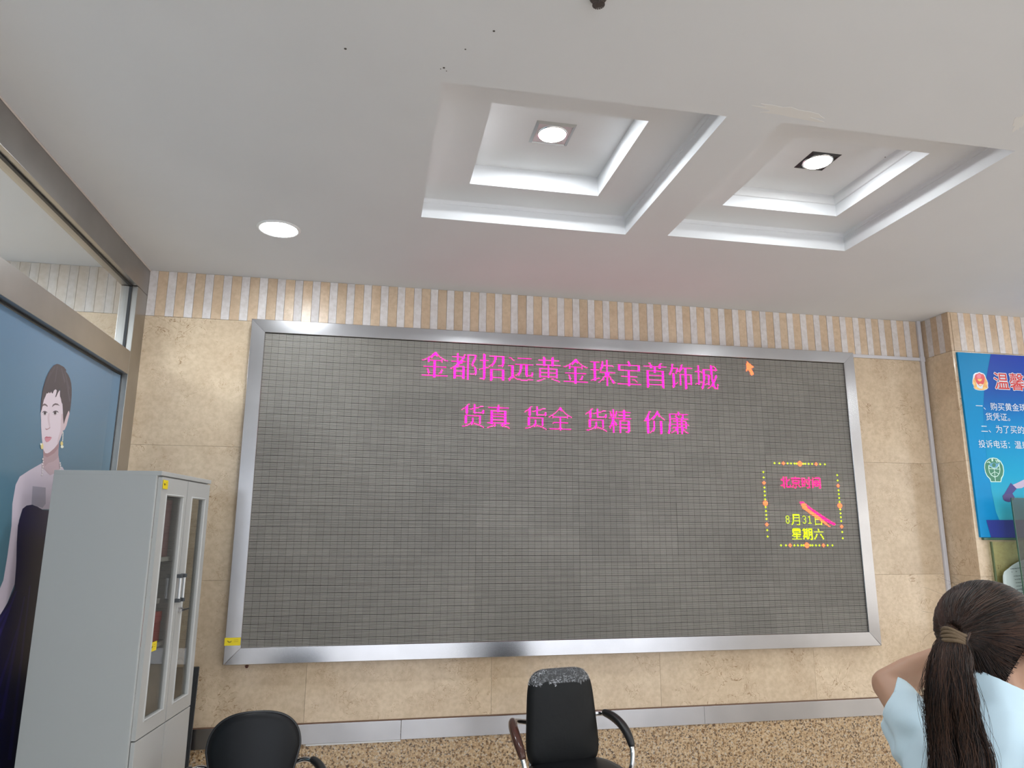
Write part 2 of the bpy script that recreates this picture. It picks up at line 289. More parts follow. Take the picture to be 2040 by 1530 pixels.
# ---------------------------------------------------------------- data: lit lamps of the display, printed shapes
LIT = {
    'title_text': '12,262,2;12,339,2;12,351,2;12,423,2;12,453,1;12,568,2;13,201,3;13,229,2;13,262,3;13,339,3;13,350,3;13,381,3;13,423,2;13,452,3;13,481,3;13,497,3;13,513,3;13,527,2;13,550,2;13,568,3;13,572,2;14,200,4;14,229,2;14,238,2;14,242,11;14,262,3;14,270,19;14,339,3;14,350,3;14,380,4;14,417,2;14,423,2;14,453,2;14,483,1;14,496,2;14,513,2;14,526,2;14,550,2;14,568,3;14,574,1;15,199,6;15,229,2;15,238,1;15,242,2;15,251,3;15,262,3;15,276,3;15,286,3;15,295,3;15,306,18;15,339,3;15,350,3;15,379,6;15,402,12;15,417,2;15,423,2;15,453,3;15,483,2;15,495,3;15,513,2;15,526,2;15,550,2;15,568,3;15,575,1;16,198,8;16,229,2;16,237,2;16,242,2;16,251,2;16,262,3;16,276,3;16,286,3;16,298,1;16,333,27;16,378,8;16,406,3;16,417,2;16,423,2;16,453,3;16,483,3;16,495,3;16,513,2;16,526,2;16,550,2;16,568,3;16,575,2;17,197,4;17,203,2;17,206,1;17,223,13;17,237,2;17,242,2;17,251,2;17,262,3;17,276,3;17,286,3;17,299,1;17,339,3;17,350,3;17,377,4;17,383,2;17,386,1;17,406,3;17,417,2;17,423,2;17,439,30;17,474,32;17,513,2;17,525,17;17,550,2;17,568,3;17,575,1;18,196,4;18,204,1;18,207,1;18,229,2;18,235,4;18,242,2;18,251,2;18,262,3;18,276,3;18,286,3;18,300,2;18,339,3;18,350,3;18,376,4;18,384,1;18,387,1;18,406,3;18,416,3;18,423,2;18,439,3;18,453,3;18,466,3;18,483,3;18,488,3;18,495,3;18,512,10;18,525,3;18,531,3;18,550,2;18,557,21;19,194,2;19,197,2;19,208,2;19,229,2;19,235,3;19,242,2;19,250,3;19,262,3;19,276,2;19,286,3;19,339,3;19,350,3;19,374,2;19,377,2;19,388,2;19,406,3;19,416,16;19,439,3;19,466,3;19,483,3;19,488,3;19,495,3;19,512,3;19,520,2;19,524,4;19,531,3;19,550,2;19,557,3;19,568,3;19,575,1;20,193,2;20,197,1;20,210,1;20,229,2;20,235,2;20,242,2;20,250,2;20,258,11;20,275,3;20,286,3;20,339,3;20,350,3;20,373,2;20,377,1;20,390,1;20,406,3;20,416,3;20,423,2;20,432,1;20,439,3;20,466,3;20,488,3;20,512,2;20,520,2;20,524,3;20,531,3;20,550,2;20,557,3;20,568,3;21,191,4;21,210,3;21,229,2;21,234,3;21,242,2;21,249,3;21,262,3;21,275,3;21,286,3;21,339,3;21,350,3;21,371,4;21,390,3;21,406,3;21,416,3;21,423,2;21,439,3;21,466,3;21,488,3;21,512,2;21,519,3;21,523,3;21,531,3;21,546,9;21,557,3;21,568,3;22,189,2;22,193,2;22,210,1;22,213,2;22,229,2;22,233,3;22,242,2;22,249,2;22,262,3;22,275,2;22,286,3;22,330,32;22,369,2;22,373,2;22,390,1;22,393,2;22,406,3;22,415,3;22,423,2;22,439,3;22,466,3;22,488,3;22,511,3;22,519,2;22,522,1;22,524,1;22,531,3;22,550,2;22,555,1;22,557,3;22,568,3;23,186,3;23,193,18;23,215,3;23,222,18;23,242,2;23,248,3;23,262,3;23,274,3;23,286,3;23,303,23;23,339,3;23,345,2;23,350,3;23,366,3;23,373,18;23,395,3;23,406,3;23,415,2;23,423,2;23,439,3;23,466,3;23,478,24;23,511,2;23,519,2;23,524,1;23,531,3;23,550,2;23,557,3;23,568,3;24,193,2;24,200,3;24,210,1;24,229,7;24,242,2;24,248,2;24,262,3;24,273,3;24,286,2;24,309,3;24,316,3;24,345,2;24,373,2;24,380,3;24,390,1;24,406,3;24,414,3;24,423,2;24,439,30;24,478,3;24,488,3;24,499,3;24,510,3;24,518,2;24,531,3;24,550,2;24,557,3;24,568,3;25,193,2;25,200,3;25,210,1;25,229,7;25,242,2;25,248,2;25,262,3;25,272,3;25,285,3;25,294,7;25,309,3;25,316,3;25,345,2;25,373,2;25,380,3;25,390,1;25,402,11;25,415,1;25,423,2;25,452,3;25,478,3;25,488,3;25,499,3;25,510,2;25,514,2;25,519,1;25,531,3;25,550,2;25,557,9;25,569,2;25,575,2;26,200,3;26,229,4;26,242,2;26,247,2;26,262,3;26,271,1;26,273,2;26,281,4;26,286,2;26,298,3;26,309,3;26,316,3;26,345,2;26,380,3;26,406,3;26,415,1;26,423,2;26,452,3;26,478,3;26,499,3;26,509,3;26,514,3;26,524,17;26,550,2;26,557,3;26,564,3;26,569,2;26,575,2;27,200,3;27,228,4;27,242,2;27,248,2;27,262,3;27,269,2;27,273,1;27,286,1;27,298,3;27,309,3;27,316,3;27,334,24;27,380,3;27,406,3;27,423,2;27,452,3;27,478,3;27,499,3;27,510,1;27,514,3;27,524,2;27,531,3;27,539,2;27,550,2;27,557,3;27,564,3;27,569,2;27,574,3;28,200,3;28,227,4;28,242,2;28,248,1;28,250,1;28,262,3;28,298,3;28,309,3;28,316,3;28,334,2;28,345,2;28,356,2;28,380,3;28,406,3;28,414,21;28,452,3;28,478,3;28,499,3;28,514,3;28,524,2;28,531,3;28,539,2;28,550,2;28,557,3;28,564,3;28,569,2;28,574,3;29,200,3;29,226,12;29,242,2;29,251,1;29,262,7;29,298,3;29,309,2;29,316,3;29,334,2;29,345,2;29,356,2;29,380,3;29,406,3;29,421,6;29,452,3;29,478,24;29,514,3;29,524,2;29,531,3;29,539,2;29,550,2;29,557,3;29,564,3;29,569,2;29,574,2;30,200,3;30,224,7;30,236,3;30,242,2;30,251,2;30,261,4;30,298,3;30,309,2;30,316,3;30,334,2;30,345,2;30,356,2;30,380,3;30,406,3;30,421,6;30,452,3;30,478,3;30,499,3;30,514,3;30,524,2;30,531,3;30,539,2;30,550,2;30,557,3;30,564,2;30,569,2;30,573,3;31,188,28;31,223,1;31,225,3;31,236,3;31,242,2;31,251,2;31,258,3;31,262,3;31,271,18;31,298,3;31,308,3;31,316,3;31,334,2;31,345,2;31,356,2;31,368,28;31,406,3;31,421,6;31,452,3;31,478,3;31,499,3;31,514,3;31,524,2;31,531,3;31,539,2;31,550,2;31,557,3;31,564,2;31,569,3;31,573,2;32,200,3;32,221,2;32,225,3;32,236,3;32,242,2;32,251,3;32,257,1;32,262,3;32,271,3;32,286,3;32,298,3;32,308,3;32,316,3;32,334,24;32,380,3;32,406,3;32,421,6;32,443,22;32,478,3;32,499,3;32,514,3;32,524,2;32,531,3;32,539,2;32,550,2;32,557,3;32,564,2;32,569,3;32,573,2;33,200,3;33,225,3;33,236,3;33,242,2;33,251,3;33,262,3;33,271,3;33,286,3;33,298,3;33,308,2;33,316,3;33,324,2;33,334,2;33,345,2;33,356,2;33,380,3;33,406,3;33,420,5;33,426,2;33,452,3;33,478,3;33,499,3;33,514,3;33,524,2;33,531,3;33,539,2;33,550,2;33,557,2;33,564,2;33,569,5;34,192,2;34,200,3;34,210,1;34,225,3;34,236,3;34,242,2;34,252,2;34,262,3;34,271,3;34,286,3;34,298,3;34,307,3;34,316,3;34,324,2;34,334,2;34,345,2;34,356,2;34,372,2;34,380,3;34,390,1;34,406,3;34,419,1;34,421,1;34,423,2;34,426,1;34,428,1;34,452,3;34,478,3;34,499,3;34,514,3;34,524,2;34,531,3;34,539,2;34,550,2;34,557,2;34,564,2;34,570,4;35,193,1;35,200,3;35,210,2;35,225,14;35,242,2;35,252,2;35,262,3;35,271,3;35,286,3;35,298,3;35,306,3;35,316,3;35,324,2;35,334,2;35,345,2;35,356,2;35,373,1;35,380,3;35,390,2;35,406,3;35,418,2;35,423,2;35,428,1;35,452,3;35,478,24;35,514,3;35,524,2;35,531,3;35,539,2;35,550,6;35,557,2;35,564,2;35,570,3;36,193,2;36,200,3;36,209,2;36,225,3;36,236,3;36,242,2;36,252,2;36,262,3;36,271,3;36,286,3;36,298,3;36,305,1;36,307,2;36,316,3;36,323,3;36,334,2;36,345,2;36,356,2;36,373,2;36,380,3;36,389,2;36,406,3;36,411,3;36,418,2;36,423,2;36,428,2;36,452,3;36,458,4;36,478,3;36,499,3;36,514,3;36,524,2;36,531,3;36,539,2;36,550,2;36,557,2;36,564,2;36,570,3;37,193,2;37,200,3;37,209,2;37,225,3;37,236,3;37,242,2;37,251,3;37,262,3;37,271,3;37,286,3;37,298,3;37,303,2;37,307,1;37,317,6;37,324,1;37,334,24;37,373,2;37,380,3;37,389,2;37,406,5;37,417,3;37,423,2;37,428,1;37,430,1;37,452,3;37,462,1;37,478,3;37,499,3;37,514,3;37,520,1;37,524,2;37,531,3;37,539,2;37,547,5;37,556,3;37,561,5;37,569,4;37,577,1;38,193,3;38,200,3;38,208,3;38,225,3;38,236,3;38,242,2;38,246,5;38,252,1;38,262,3;38,271,3;38,286,3;38,298,3;38,317,2;38,324,1;38,334,2;38,345,2;38,356,2;38,373,3;38,380,3;38,388,3;38,404,5;38,416,1;38,418,1;38,423,2;38,430,2;38,452,3;38,463,1;38,478,3;38,499,3;38,514,3;38,519,1;38,524,2;38,531,3;38,535,6;38,546,1;38,550,2;38,556,3;38,560,1;38,564,2;38,569,4;38,577,2;39,194,1;39,200,3;39,207,1;39,209,1;39,225,3;39,236,3;39,242,2;39,252,1;39,262,3;39,271,3;39,286,3;39,298,4;39,374,1;39,380,3;39,387,1;39,389,1;39,402,2;39,406,3;39,415,1;39,423,2;39,430,3;39,452,3;39,464,1;39,478,3;39,499,3;39,514,5;39,524,2;39,531,3;39,539,2;39,556,2;39,568,5;39,577,1;40,194,1;40,200,3;40,225,3;40,236,3;40,242,2;40,262,3;40,271,3;40,286,3;40,296,5;40,302,1;40,339,3;40,350,3;40,374,1;40,380,3;40,414,1;40,423,2;40,430,4;40,452,3;40,478,3;40,499,3;40,514,3;40,524,2;40,531,3;40,555,3;40,567,1;40,569,1;40,571,3;40,577,1;41,200,3;41,225,14;41,242,2;41,262,3;41,271,18;41,295,2;41,298,1;41,303,2;41,337,2;41,353,3;41,380,3;41,412,2;41,423,2;41,431,2;41,434,1;41,452,3;41,478,24;41,514,3;41,531,3;41,555,3;41,566,1;41,572,2;41,577,1;42,186,32;42,225,3;42,236,3;42,242,2;42,262,3;42,271,3;42,286,3;42,294,3;42,305,5;42,319,7;42,334,3;42,356,3;42,366,32;42,423,2;42,432,1;42,438,32;42,478,3;42,499,3;42,513,4;42,531,3;42,554,3;42,564,2;42,572,3;42,576,2;43,200,3;43,225,3;43,236,3;43,242,2;43,258,6;43,271,3;43,286,3;43,295,2;43,310,9;43,331,3;43,359,2;43,380,3;43,423,2;43,452,3;43,478,3;43,499,3;43,514,2;43,531,3;43,555,2;43,563,1;43,573,1;43,575,1;43,577,1;44,200,3;44,225,3;44,236,3;44,242,2;44,262,2;44,271,3;44,286,3;44,295,1;44,380,3;44,423,2;44,452,3;44,478,3;44,499,3;44,514,1;44,531,3;44,555,1;45,242,2;45,271,2;45,423,2;45,478,2;45,500,2;45,531,2',
    'slogan_text': '76,244,2;76,251,2;76,281,2;76,323,2;76,330,2;76,360,2;76,402,2;76,409,2;76,430,2;76,445,1;76,490,2;76,519,2;77,243,1;77,251,2;77,281,2;77,322,1;77,330,2;77,360,3;77,401,1;77,409,2;77,430,2;77,444,3;77,479,3;77,490,2;77,519,2;78,242,2;78,251,2;78,259,4;78,281,2;78,321,2;78,330,2;78,338,4;78,359,4;78,400,2;78,409,2;78,417,4;78,430,2;78,435,1;78,444,3;78,479,1;78,489,3;78,519,3;79,241,3;79,251,2;79,257,2;79,269,26;79,320,3;79,330,2;79,336,2;79,358,1;79,360,4;79,399,3;79,409,2;79,415,2;79,426,2;79,430,2;79,434,2;79,438,16;79,478,2;79,488,5;79,507,14;79,522,11;80,240,4;80,251,6;80,280,3;80,319,4;80,330,6;80,357,1;80,362,1;80,364,1;80,398,4;80,409,6;80,427,1;80,430,2;80,434,2;80,444,3;80,478,2;80,488,6;80,507,2;80,516,1;80,519,2;80,525,2;81,238,2;81,241,3;81,249,4;81,280,3;81,317,2;81,320,3;81,328,4;81,356,1;81,365,1;81,396,2;81,399,3;81,407,4;81,427,1;81,430,2;81,434,2;81,444,3;81,477,3;81,487,3;81,492,2;81,507,2;81,516,1;81,525,2;82,237,1;82,241,3;82,246,3;82,251,2;82,280,3;82,316,1;82,320,3;82,325,3;82,330,2;82,355,1;82,366,1;82,395,1;82,399,3;82,404,3;82,409,2;82,427,2;82,430,2;82,433,2;82,444,3;82,477,2;82,486,3;82,492,3;82,507,2;82,515,2;82,525,2;83,236,1;83,241,3;83,251,2;83,262,2;83,272,20;83,315,1;83,320,3;83,330,2;83,341,2;83,354,1;83,367,1;83,394,1;83,399,3;83,409,2;83,420,2;83,427,2;83,430,2;83,433,2;83,438,15;83,476,3;83,485,3;83,493,1;83,495,1;83,507,2;83,516,2;83,524,3;84,241,3;84,251,2;84,262,2;84,272,3;84,280,3;84,289,3;84,320,3;84,330,2;84,341,2;84,352,2;84,368,2;84,399,3;84,409,2;84,420,2;84,427,2;84,430,2;84,433,2;84,444,3;84,476,3;84,484,4;84,496,1;84,507,2;84,516,3;84,524,3;85,241,3;85,251,2;85,261,3;85,272,3;85,289,3;85,320,3;85,330,2;85,340,3;85,351,1;85,370,1;85,399,3;85,409,2;85,419,3;85,428,1;85,430,2;85,433,1;85,444,3;85,475,4;85,483,4;85,497,2;85,507,2;85,510,23;86,241,3;86,251,10;86,262,2;86,272,3;86,289,3;86,320,3;86,330,10;86,341,2;86,349,3;86,370,3;86,399,3;86,409,10;86,420,2;86,430,2;86,444,3;86,474,5;86,482,1;86,484,2;86,499,1;86,507,2;86,516,3;86,523,2;87,241,3;87,252,1;87,262,1;87,272,20;87,320,3;87,331,1;87,341,1;87,348,1;87,351,1;87,370,1;87,373,2;87,399,3;87,410,1;87,420,1;87,425,11;87,437,18;87,474,5;87,480,2;87,484,1;87,500,1;87,507,2;87,517,2;87,523,2;88,242,1;88,272,3;88,289,3;88,321,1;88,346,2;88,351,20;88,375,1;88,400,1;88,429,3;88,444,3;88,473,7;88,507,2;88,512,18;89,272,3;89,289,3;89,351,1;89,360,2;89,370,1;89,429,3;89,472,1;89,474,1;89,476,3;89,485,2;89,494,3;89,507,2;89,517,2;89,523,2;89,529,2;90,240,20;90,272,20;90,319,20;90,360,2;90,398,20;90,429,3;90,439,13;90,476,3;90,485,2;90,494,3;90,507,2;90,517,2;90,523,2;90,529,2;91,240,3;91,258,2;91,272,3;91,289,3;91,319,3;91,337,2;91,360,2;91,398,3;91,416,2;91,429,4;91,439,2;91,450,3;91,476,3;91,485,2;91,494,3;91,507,2;91,517,2;91,523,2;91,529,2;92,240,3;92,258,2;92,272,3;92,289,3;92,319,3;92,337,2;92,360,2;92,398,3;92,416,2;92,428,4;92,433,1;92,439,2;92,450,3;92,476,3;92,485,2;92,494,3;92,507,2;92,510,23;93,240,3;93,249,2;93,258,2;93,272,3;93,289,3;93,319,3;93,328,2;93,337,2;93,360,2;93,398,3;93,407,2;93,416,2;93,428,4;93,433,2;93,439,2;93,450,3;93,476,3;93,485,2;93,494,3;93,506,3;93,517,2;93,523,2;93,529,2;93,533,1;94,240,3;94,249,2;94,258,2;94,272,20;94,319,3;94,328,2;94,337,2;94,360,2;94,398,3;94,407,2;94,416,2;94,428,4;94,433,2;94,439,2;94,450,3;94,476,3;94,485,2;94,494,3;94,506,3;94,517,2;94,523,2;94,529,2;95,240,3;95,249,2;95,258,2;95,272,3;95,289,3;95,319,3;95,328,2;95,337,2;95,352,19;95,398,3;95,407,2;95,416,2;95,427,5;95,433,3;95,439,14;95,476,3;95,485,2;95,494,3;95,506,3;95,517,2;95,523,2;95,529,2;96,240,3;96,249,2;96,258,2;96,272,3;96,289,3;96,319,3;96,328,2;96,337,2;96,351,1;96,360,2;96,398,3;96,407,2;96,416,2;96,427,2;96,430,2;96,434,1;96,439,2;96,450,3;96,476,3;96,485,2;96,494,3;96,506,2;96,512,19;97,240,3;97,249,2;97,258,2;97,272,3;97,289,3;97,319,3;97,328,2;97,337,2;97,360,2;97,398,3;97,407,2;97,416,2;97,426,2;97,430,2;97,439,2;97,450,3;97,476,3;97,485,2;97,494,3;97,506,2;97,511,1;97,515,4;97,523,3;97,529,2;98,240,3;98,248,3;98,258,2;98,268,28;98,319,3;98,327,3;98,337,2;98,360,2;98,398,3;98,406,3;98,416,2;98,425,3;98,430,2;98,439,2;98,450,3;98,476,3;98,484,3;98,494,3;98,506,2;98,515,4;98,523,3;99,240,3;99,247,3;99,252,1;99,258,2;99,272,3;99,277,1;99,286,2;99,289,3;99,319,3;99,326,3;99,331,1;99,337,2;99,360,2;99,398,3;99,405,3;99,410,1;99,416,2;99,426,1;99,430,2;99,439,14;99,476,3;99,484,3;99,494,3;99,506,2;99,515,4;99,523,4;100,246,1;100,248,2;100,251,1;100,253,3;100,277,1;100,286,2;100,325,1;100,327,2;100,330,1;100,332,3;100,360,2;100,404,1;100,406,2;100,409,1;100,411,3;100,426,1;100,430,2;100,439,2;100,450,3;100,476,3;100,484,2;100,494,3;100,505,3;100,514,5;100,523,3;100,527,1;101,244,2;101,248,1;101,256,3;101,275,4;101,285,5;101,323,2;101,327,1;101,335,3;101,360,2;101,402,2;101,406,1;101,414,3;101,430,2;101,439,2;101,450,3;101,476,3;101,483,3;101,494,3;101,505,3;101,512,2;101,517,2;101,523,2;101,528,1;102,241,3;102,259,2;102,272,3;102,277,1;102,287,1;102,290,3;102,320,3;102,338,2;102,359,4;102,399,3;102,417,2;102,430,2;102,439,2;102,450,3;102,476,3;102,482,1;102,484,1;102,494,3;102,505,2;102,511,1;102,517,2;102,523,2;102,529,2;103,237,4;103,261,2;103,270,2;103,293,2;103,316,4;103,340,2;103,347,12;103,360,2;103,363,12;103,395,4;103,419,2;103,430,2;103,439,2;103,450,3;103,476,3;103,481,1;103,494,3;103,504,3;103,509,2;103,517,2;103,523,2;103,531,2;104,263,1;104,268,2;104,295,1;104,342,1;104,360,2;104,421,1;104,430,2;104,439,2;104,447,5;104,476,3;104,480,1;104,494,3;104,505,2;104,517,2;104,523,2;105,430,2;105,439,2;105,450,1;105,477,1;105,494,2',
    'cursor_arrow': '4,622,1;5,622,2;6,622,3;7,621,6;8,621,7;9,621,8;10,621,10;11,621,11;12,621,9;13,621,7;14,621,7;15,620,9;16,620,2;16,624,5;17,620,1;17,625,5;18,625,5;19,626,5;20,626,5;21,626,5;22,627,2',
    'clock_heading': '157,663,2;157,667,2;157,680,2;157,700,2;157,706,1;157,710,7;158,663,2;158,667,2;158,675,13;158,690,5;158,700,2;158,706,2;158,709,9;159,663,2;159,667,2;159,675,13;159,690,2;159,694,1;159,700,2;159,707,1;159,716,2;160,660,5;160,667,2;160,671,2;160,690,2;160,694,10;160,705,2;160,716,2;161,660,5;161,667,5;161,676,11;161,690,2;161,694,1;161,700,2;161,705,2;161,709,5;161,716,2;162,663,2;162,667,4;162,676,2;162,685,2;162,690,5;162,696,1;162,700,2;162,705,2;162,708,7;162,716,2;163,663,2;163,667,2;163,676,2;163,685,2;163,690,5;163,696,2;163,700,2;163,705,2;163,708,2;163,713,2;163,716,2;164,663,2;164,667,2;164,676,11;164,690,2;164,694,1;164,697,2;164,700,2;164,705,2;164,708,7;164,716,2;165,663,2;165,667,2;165,677,9;165,690,2;165,694,1;165,698,1;165,700,2;165,705,2;165,708,7;165,716,2;166,663,2;166,667,2;166,681,1;166,690,2;166,694,1;166,698,1;166,700,2;166,705,2;166,708,2;166,713,2;166,716,2;167,661,4;167,667,2;167,672,2;167,677,2;167,681,1;167,684,2;167,690,5;167,700,2;167,705,2;167,708,7;167,716,2;168,659,3;168,663,2;168,667,2;168,672,2;168,676,2;168,681,1;168,685,2;168,690,5;168,700,2;168,705,2;168,709,5;168,716,2;169,663,2;169,667,7;169,675,2;169,681,1;169,686,2;169,690,1;169,700,2;169,705,2;169,716,2;170,663,2;170,668,5;170,675,1;170,678,4;170,687,1;170,697,5;170,705,2;170,715,3;171,664,1;171,679,2;171,698,1;171,716,1',
    'date_text': '205,673,10;206,673,10;207,664,3;207,673,2;207,682,1;207,688,3;207,697,1;208,663,1;208,667,1;208,673,2;208,682,1;208,687,1;208,691,1;208,695,3;209,663,1;209,667,1;209,673,10;209,691,1;209,697,1;209,705,1;210,663,1;210,667,1;210,673,2;210,682,1;210,691,1;210,697,1;210,705,1;211,664,3;211,673,2;211,682,1;211,689,2;211,697,1;211,705,5;212,663,1;212,667,1;212,673,1;212,682,1;212,691,1;212,697,1;212,705,1;213,663,1;213,667,1;213,673,10;213,691,1;213,697,1;213,705,1;214,663,1;214,667,1;214,673,1;214,682,1;214,691,1;214,697,1;214,705,1;214,714,1;215,663,1;215,667,1;215,672,2;215,682,1;215,687,1;215,691,1;215,697,1;215,705,1;215,714,1;216,664,3;216,672,2;216,682,1;216,688,3;216,695,5;216,705,1;216,714,1;217,671,2;217,682,1;217,705,10;218,671,1;218,678,5;218,705,1;218,714,1',
    'weekday_text': '223,672,10;223,687,2;223,691,2;223,694,6;223,708,1;224,671,12;224,686,7;224,694,6;224,708,2;225,671,12;225,685,11;225,698,2;225,708,2;226,671,12;226,687,2;226,691,2;226,694,2;226,698,2;226,709,1;227,671,2;227,681,2;227,687,6;227,694,6;227,702,14;228,671,12;228,687,6;228,694,6;229,672,2;229,676,2;229,687,6;229,694,2;229,698,2;230,672,11;230,687,6;230,694,6;230,705,2;230,711,2;231,671,12;231,687,2;231,691,2;231,694,6;231,705,2;231,711,2;232,670,2;232,676,2;232,686,7;232,694,2;232,698,2;232,704,2;232,712,2;233,672,10;233,686,7;233,694,1;233,698,2;233,704,2;233,713,2;234,676,2;234,687,2;234,690,2;234,693,2;234,698,2;234,703,2;234,713,2;235,676,2;235,686,2;235,691,4;235,698,2;235,702,2;235,714,2;236,670,14;236,686,2;236,691,3;236,696,4;236,702,2;236,714,2;237,697,2',
    'border_crosses': '138,652,1;138,659,1;138,671,1;138,676,1;138,681,1;138,684,1;138,694,1;138,697,1;138,702,1;138,707,1;138,719,1;138,726,1;139,651,3;139,658,3;139,670,3;139,675,3;139,680,6;139,693,6;139,701,3;139,706,3;139,718,3;139,725,3;140,652,1;140,659,1;140,671,1;140,676,1;140,681,1;140,684,1;140,694,1;140,697,1;140,702,1;140,707,1;140,719,1;140,726,1;150,635,1;151,634,3;152,635,1;152,743,1;153,742,3;154,743,1;157,635,1;158,634,3;159,635,1;159,743,1;160,742,3;161,743,1;170,635,1;171,634,3;172,635,1;172,743,1;173,742,3;174,743,1;175,635,1;176,634,3;177,635,1;177,743,1;178,742,3;179,743,1;180,635,1;181,634,3;182,635,1;182,743,1;183,742,3;184,743,1;185,635,1;186,634,3;187,635,1;187,743,1;188,742,3;189,743,1;195,635,1;196,634,3;197,635,1;197,743,1;198,742,3;199,743,1;200,635,1;201,634,3;202,635,1;202,743,1;203,742,3;204,743,1;205,635,1;206,634,3;207,635,1;207,743,1;208,742,3;209,743,1;210,635,1;211,634,3;212,635,1;212,743,1;213,742,3;214,743,1;224,635,1;225,634,3;226,635,1;226,743,1;227,742,3;228,743,1;232,635,1;233,634,3;234,635,1;234,743,1;235,742,3;236,743,1;243,653,1;243,660,1;243,672,1;243,677,1;243,682,1;243,685,1;243,695,1;243,698,1;243,703,1;243,708,1;243,720,1;243,727,1;244,652,3;244,659,3;244,671,3;244,676,3;244,681,6;244,694,6;244,702,3;244,707,3;244,719,3;244,726,3;245,653,1;245,660,1;245,672,1;245,677,1;245,682,1;245,685,1;245,695,1;245,698,1;245,703,1;245,708,1;245,720,1;245,727,1',
    'border_diamonds': '136,688,3;137,665,1;137,687,5;137,713,1;138,664,3;138,686,7;138,712,3;139,663,5;139,686,7;139,711,5;140,664,3;140,686,7;140,712,3;141,665,1;141,687,5;141,713,1;142,688,3;163,635,1;164,634,3;165,633,5;165,743,1;166,634,3;166,742,3;167,635,1;167,741,5;168,742,3;169,743,1;188,634,3;189,633,5;190,632,7;190,742,3;191,632,7;191,741,5;192,632,7;192,740,7;193,633,5;193,740,7;194,634,3;194,740,7;195,741,5;196,742,3;216,635,1;217,634,3;218,633,5;218,743,1;219,634,3;219,742,3;220,635,1;220,741,5;221,742,3;222,743,1;241,689,3;242,666,1;242,688,5;242,714,1;243,665,3;243,687,7;243,713,3;244,664,5;244,687,7;244,712,5;245,665,3;245,687,7;245,713,3;246,666,1;246,688,5;246,714,1;247,689,3',
    'minute_hand': '189,685,6;190,685,7;191,686,1;192,686,1;192,694,1;193,694,2;194,695,2;195,695,4;196,696,4;197,696,6;198,698,5;199,699,6;200,701,6;201,702,6;202,704,6;203,705,6;204,707,6;205,708,7;206,710,6;207,711,7;208,713,7;209,714,7;210,715,8;211,716,9;212,718,9;213,719,9;214,722,8;215,724,8;216,726,8;217,729,6;218,731,3',
    'hour_hand': '191,687,6;192,687,7;193,687,7;194,687,8;195,688,7;196,688,8;197,688,8;198,690,8;199,692,7;200,693,8;201,695,7;202,696,8;203,698,7;204,699,8;205,701,7;206,702,8;207,704,7;208,705,8;209,707,7;210,708,7;211,710,6;212,712,6;213,713,6;214,715,5;215,716,5;216,718,4;217,719,4;218,721,3;219,723,2;220,724,3',
}
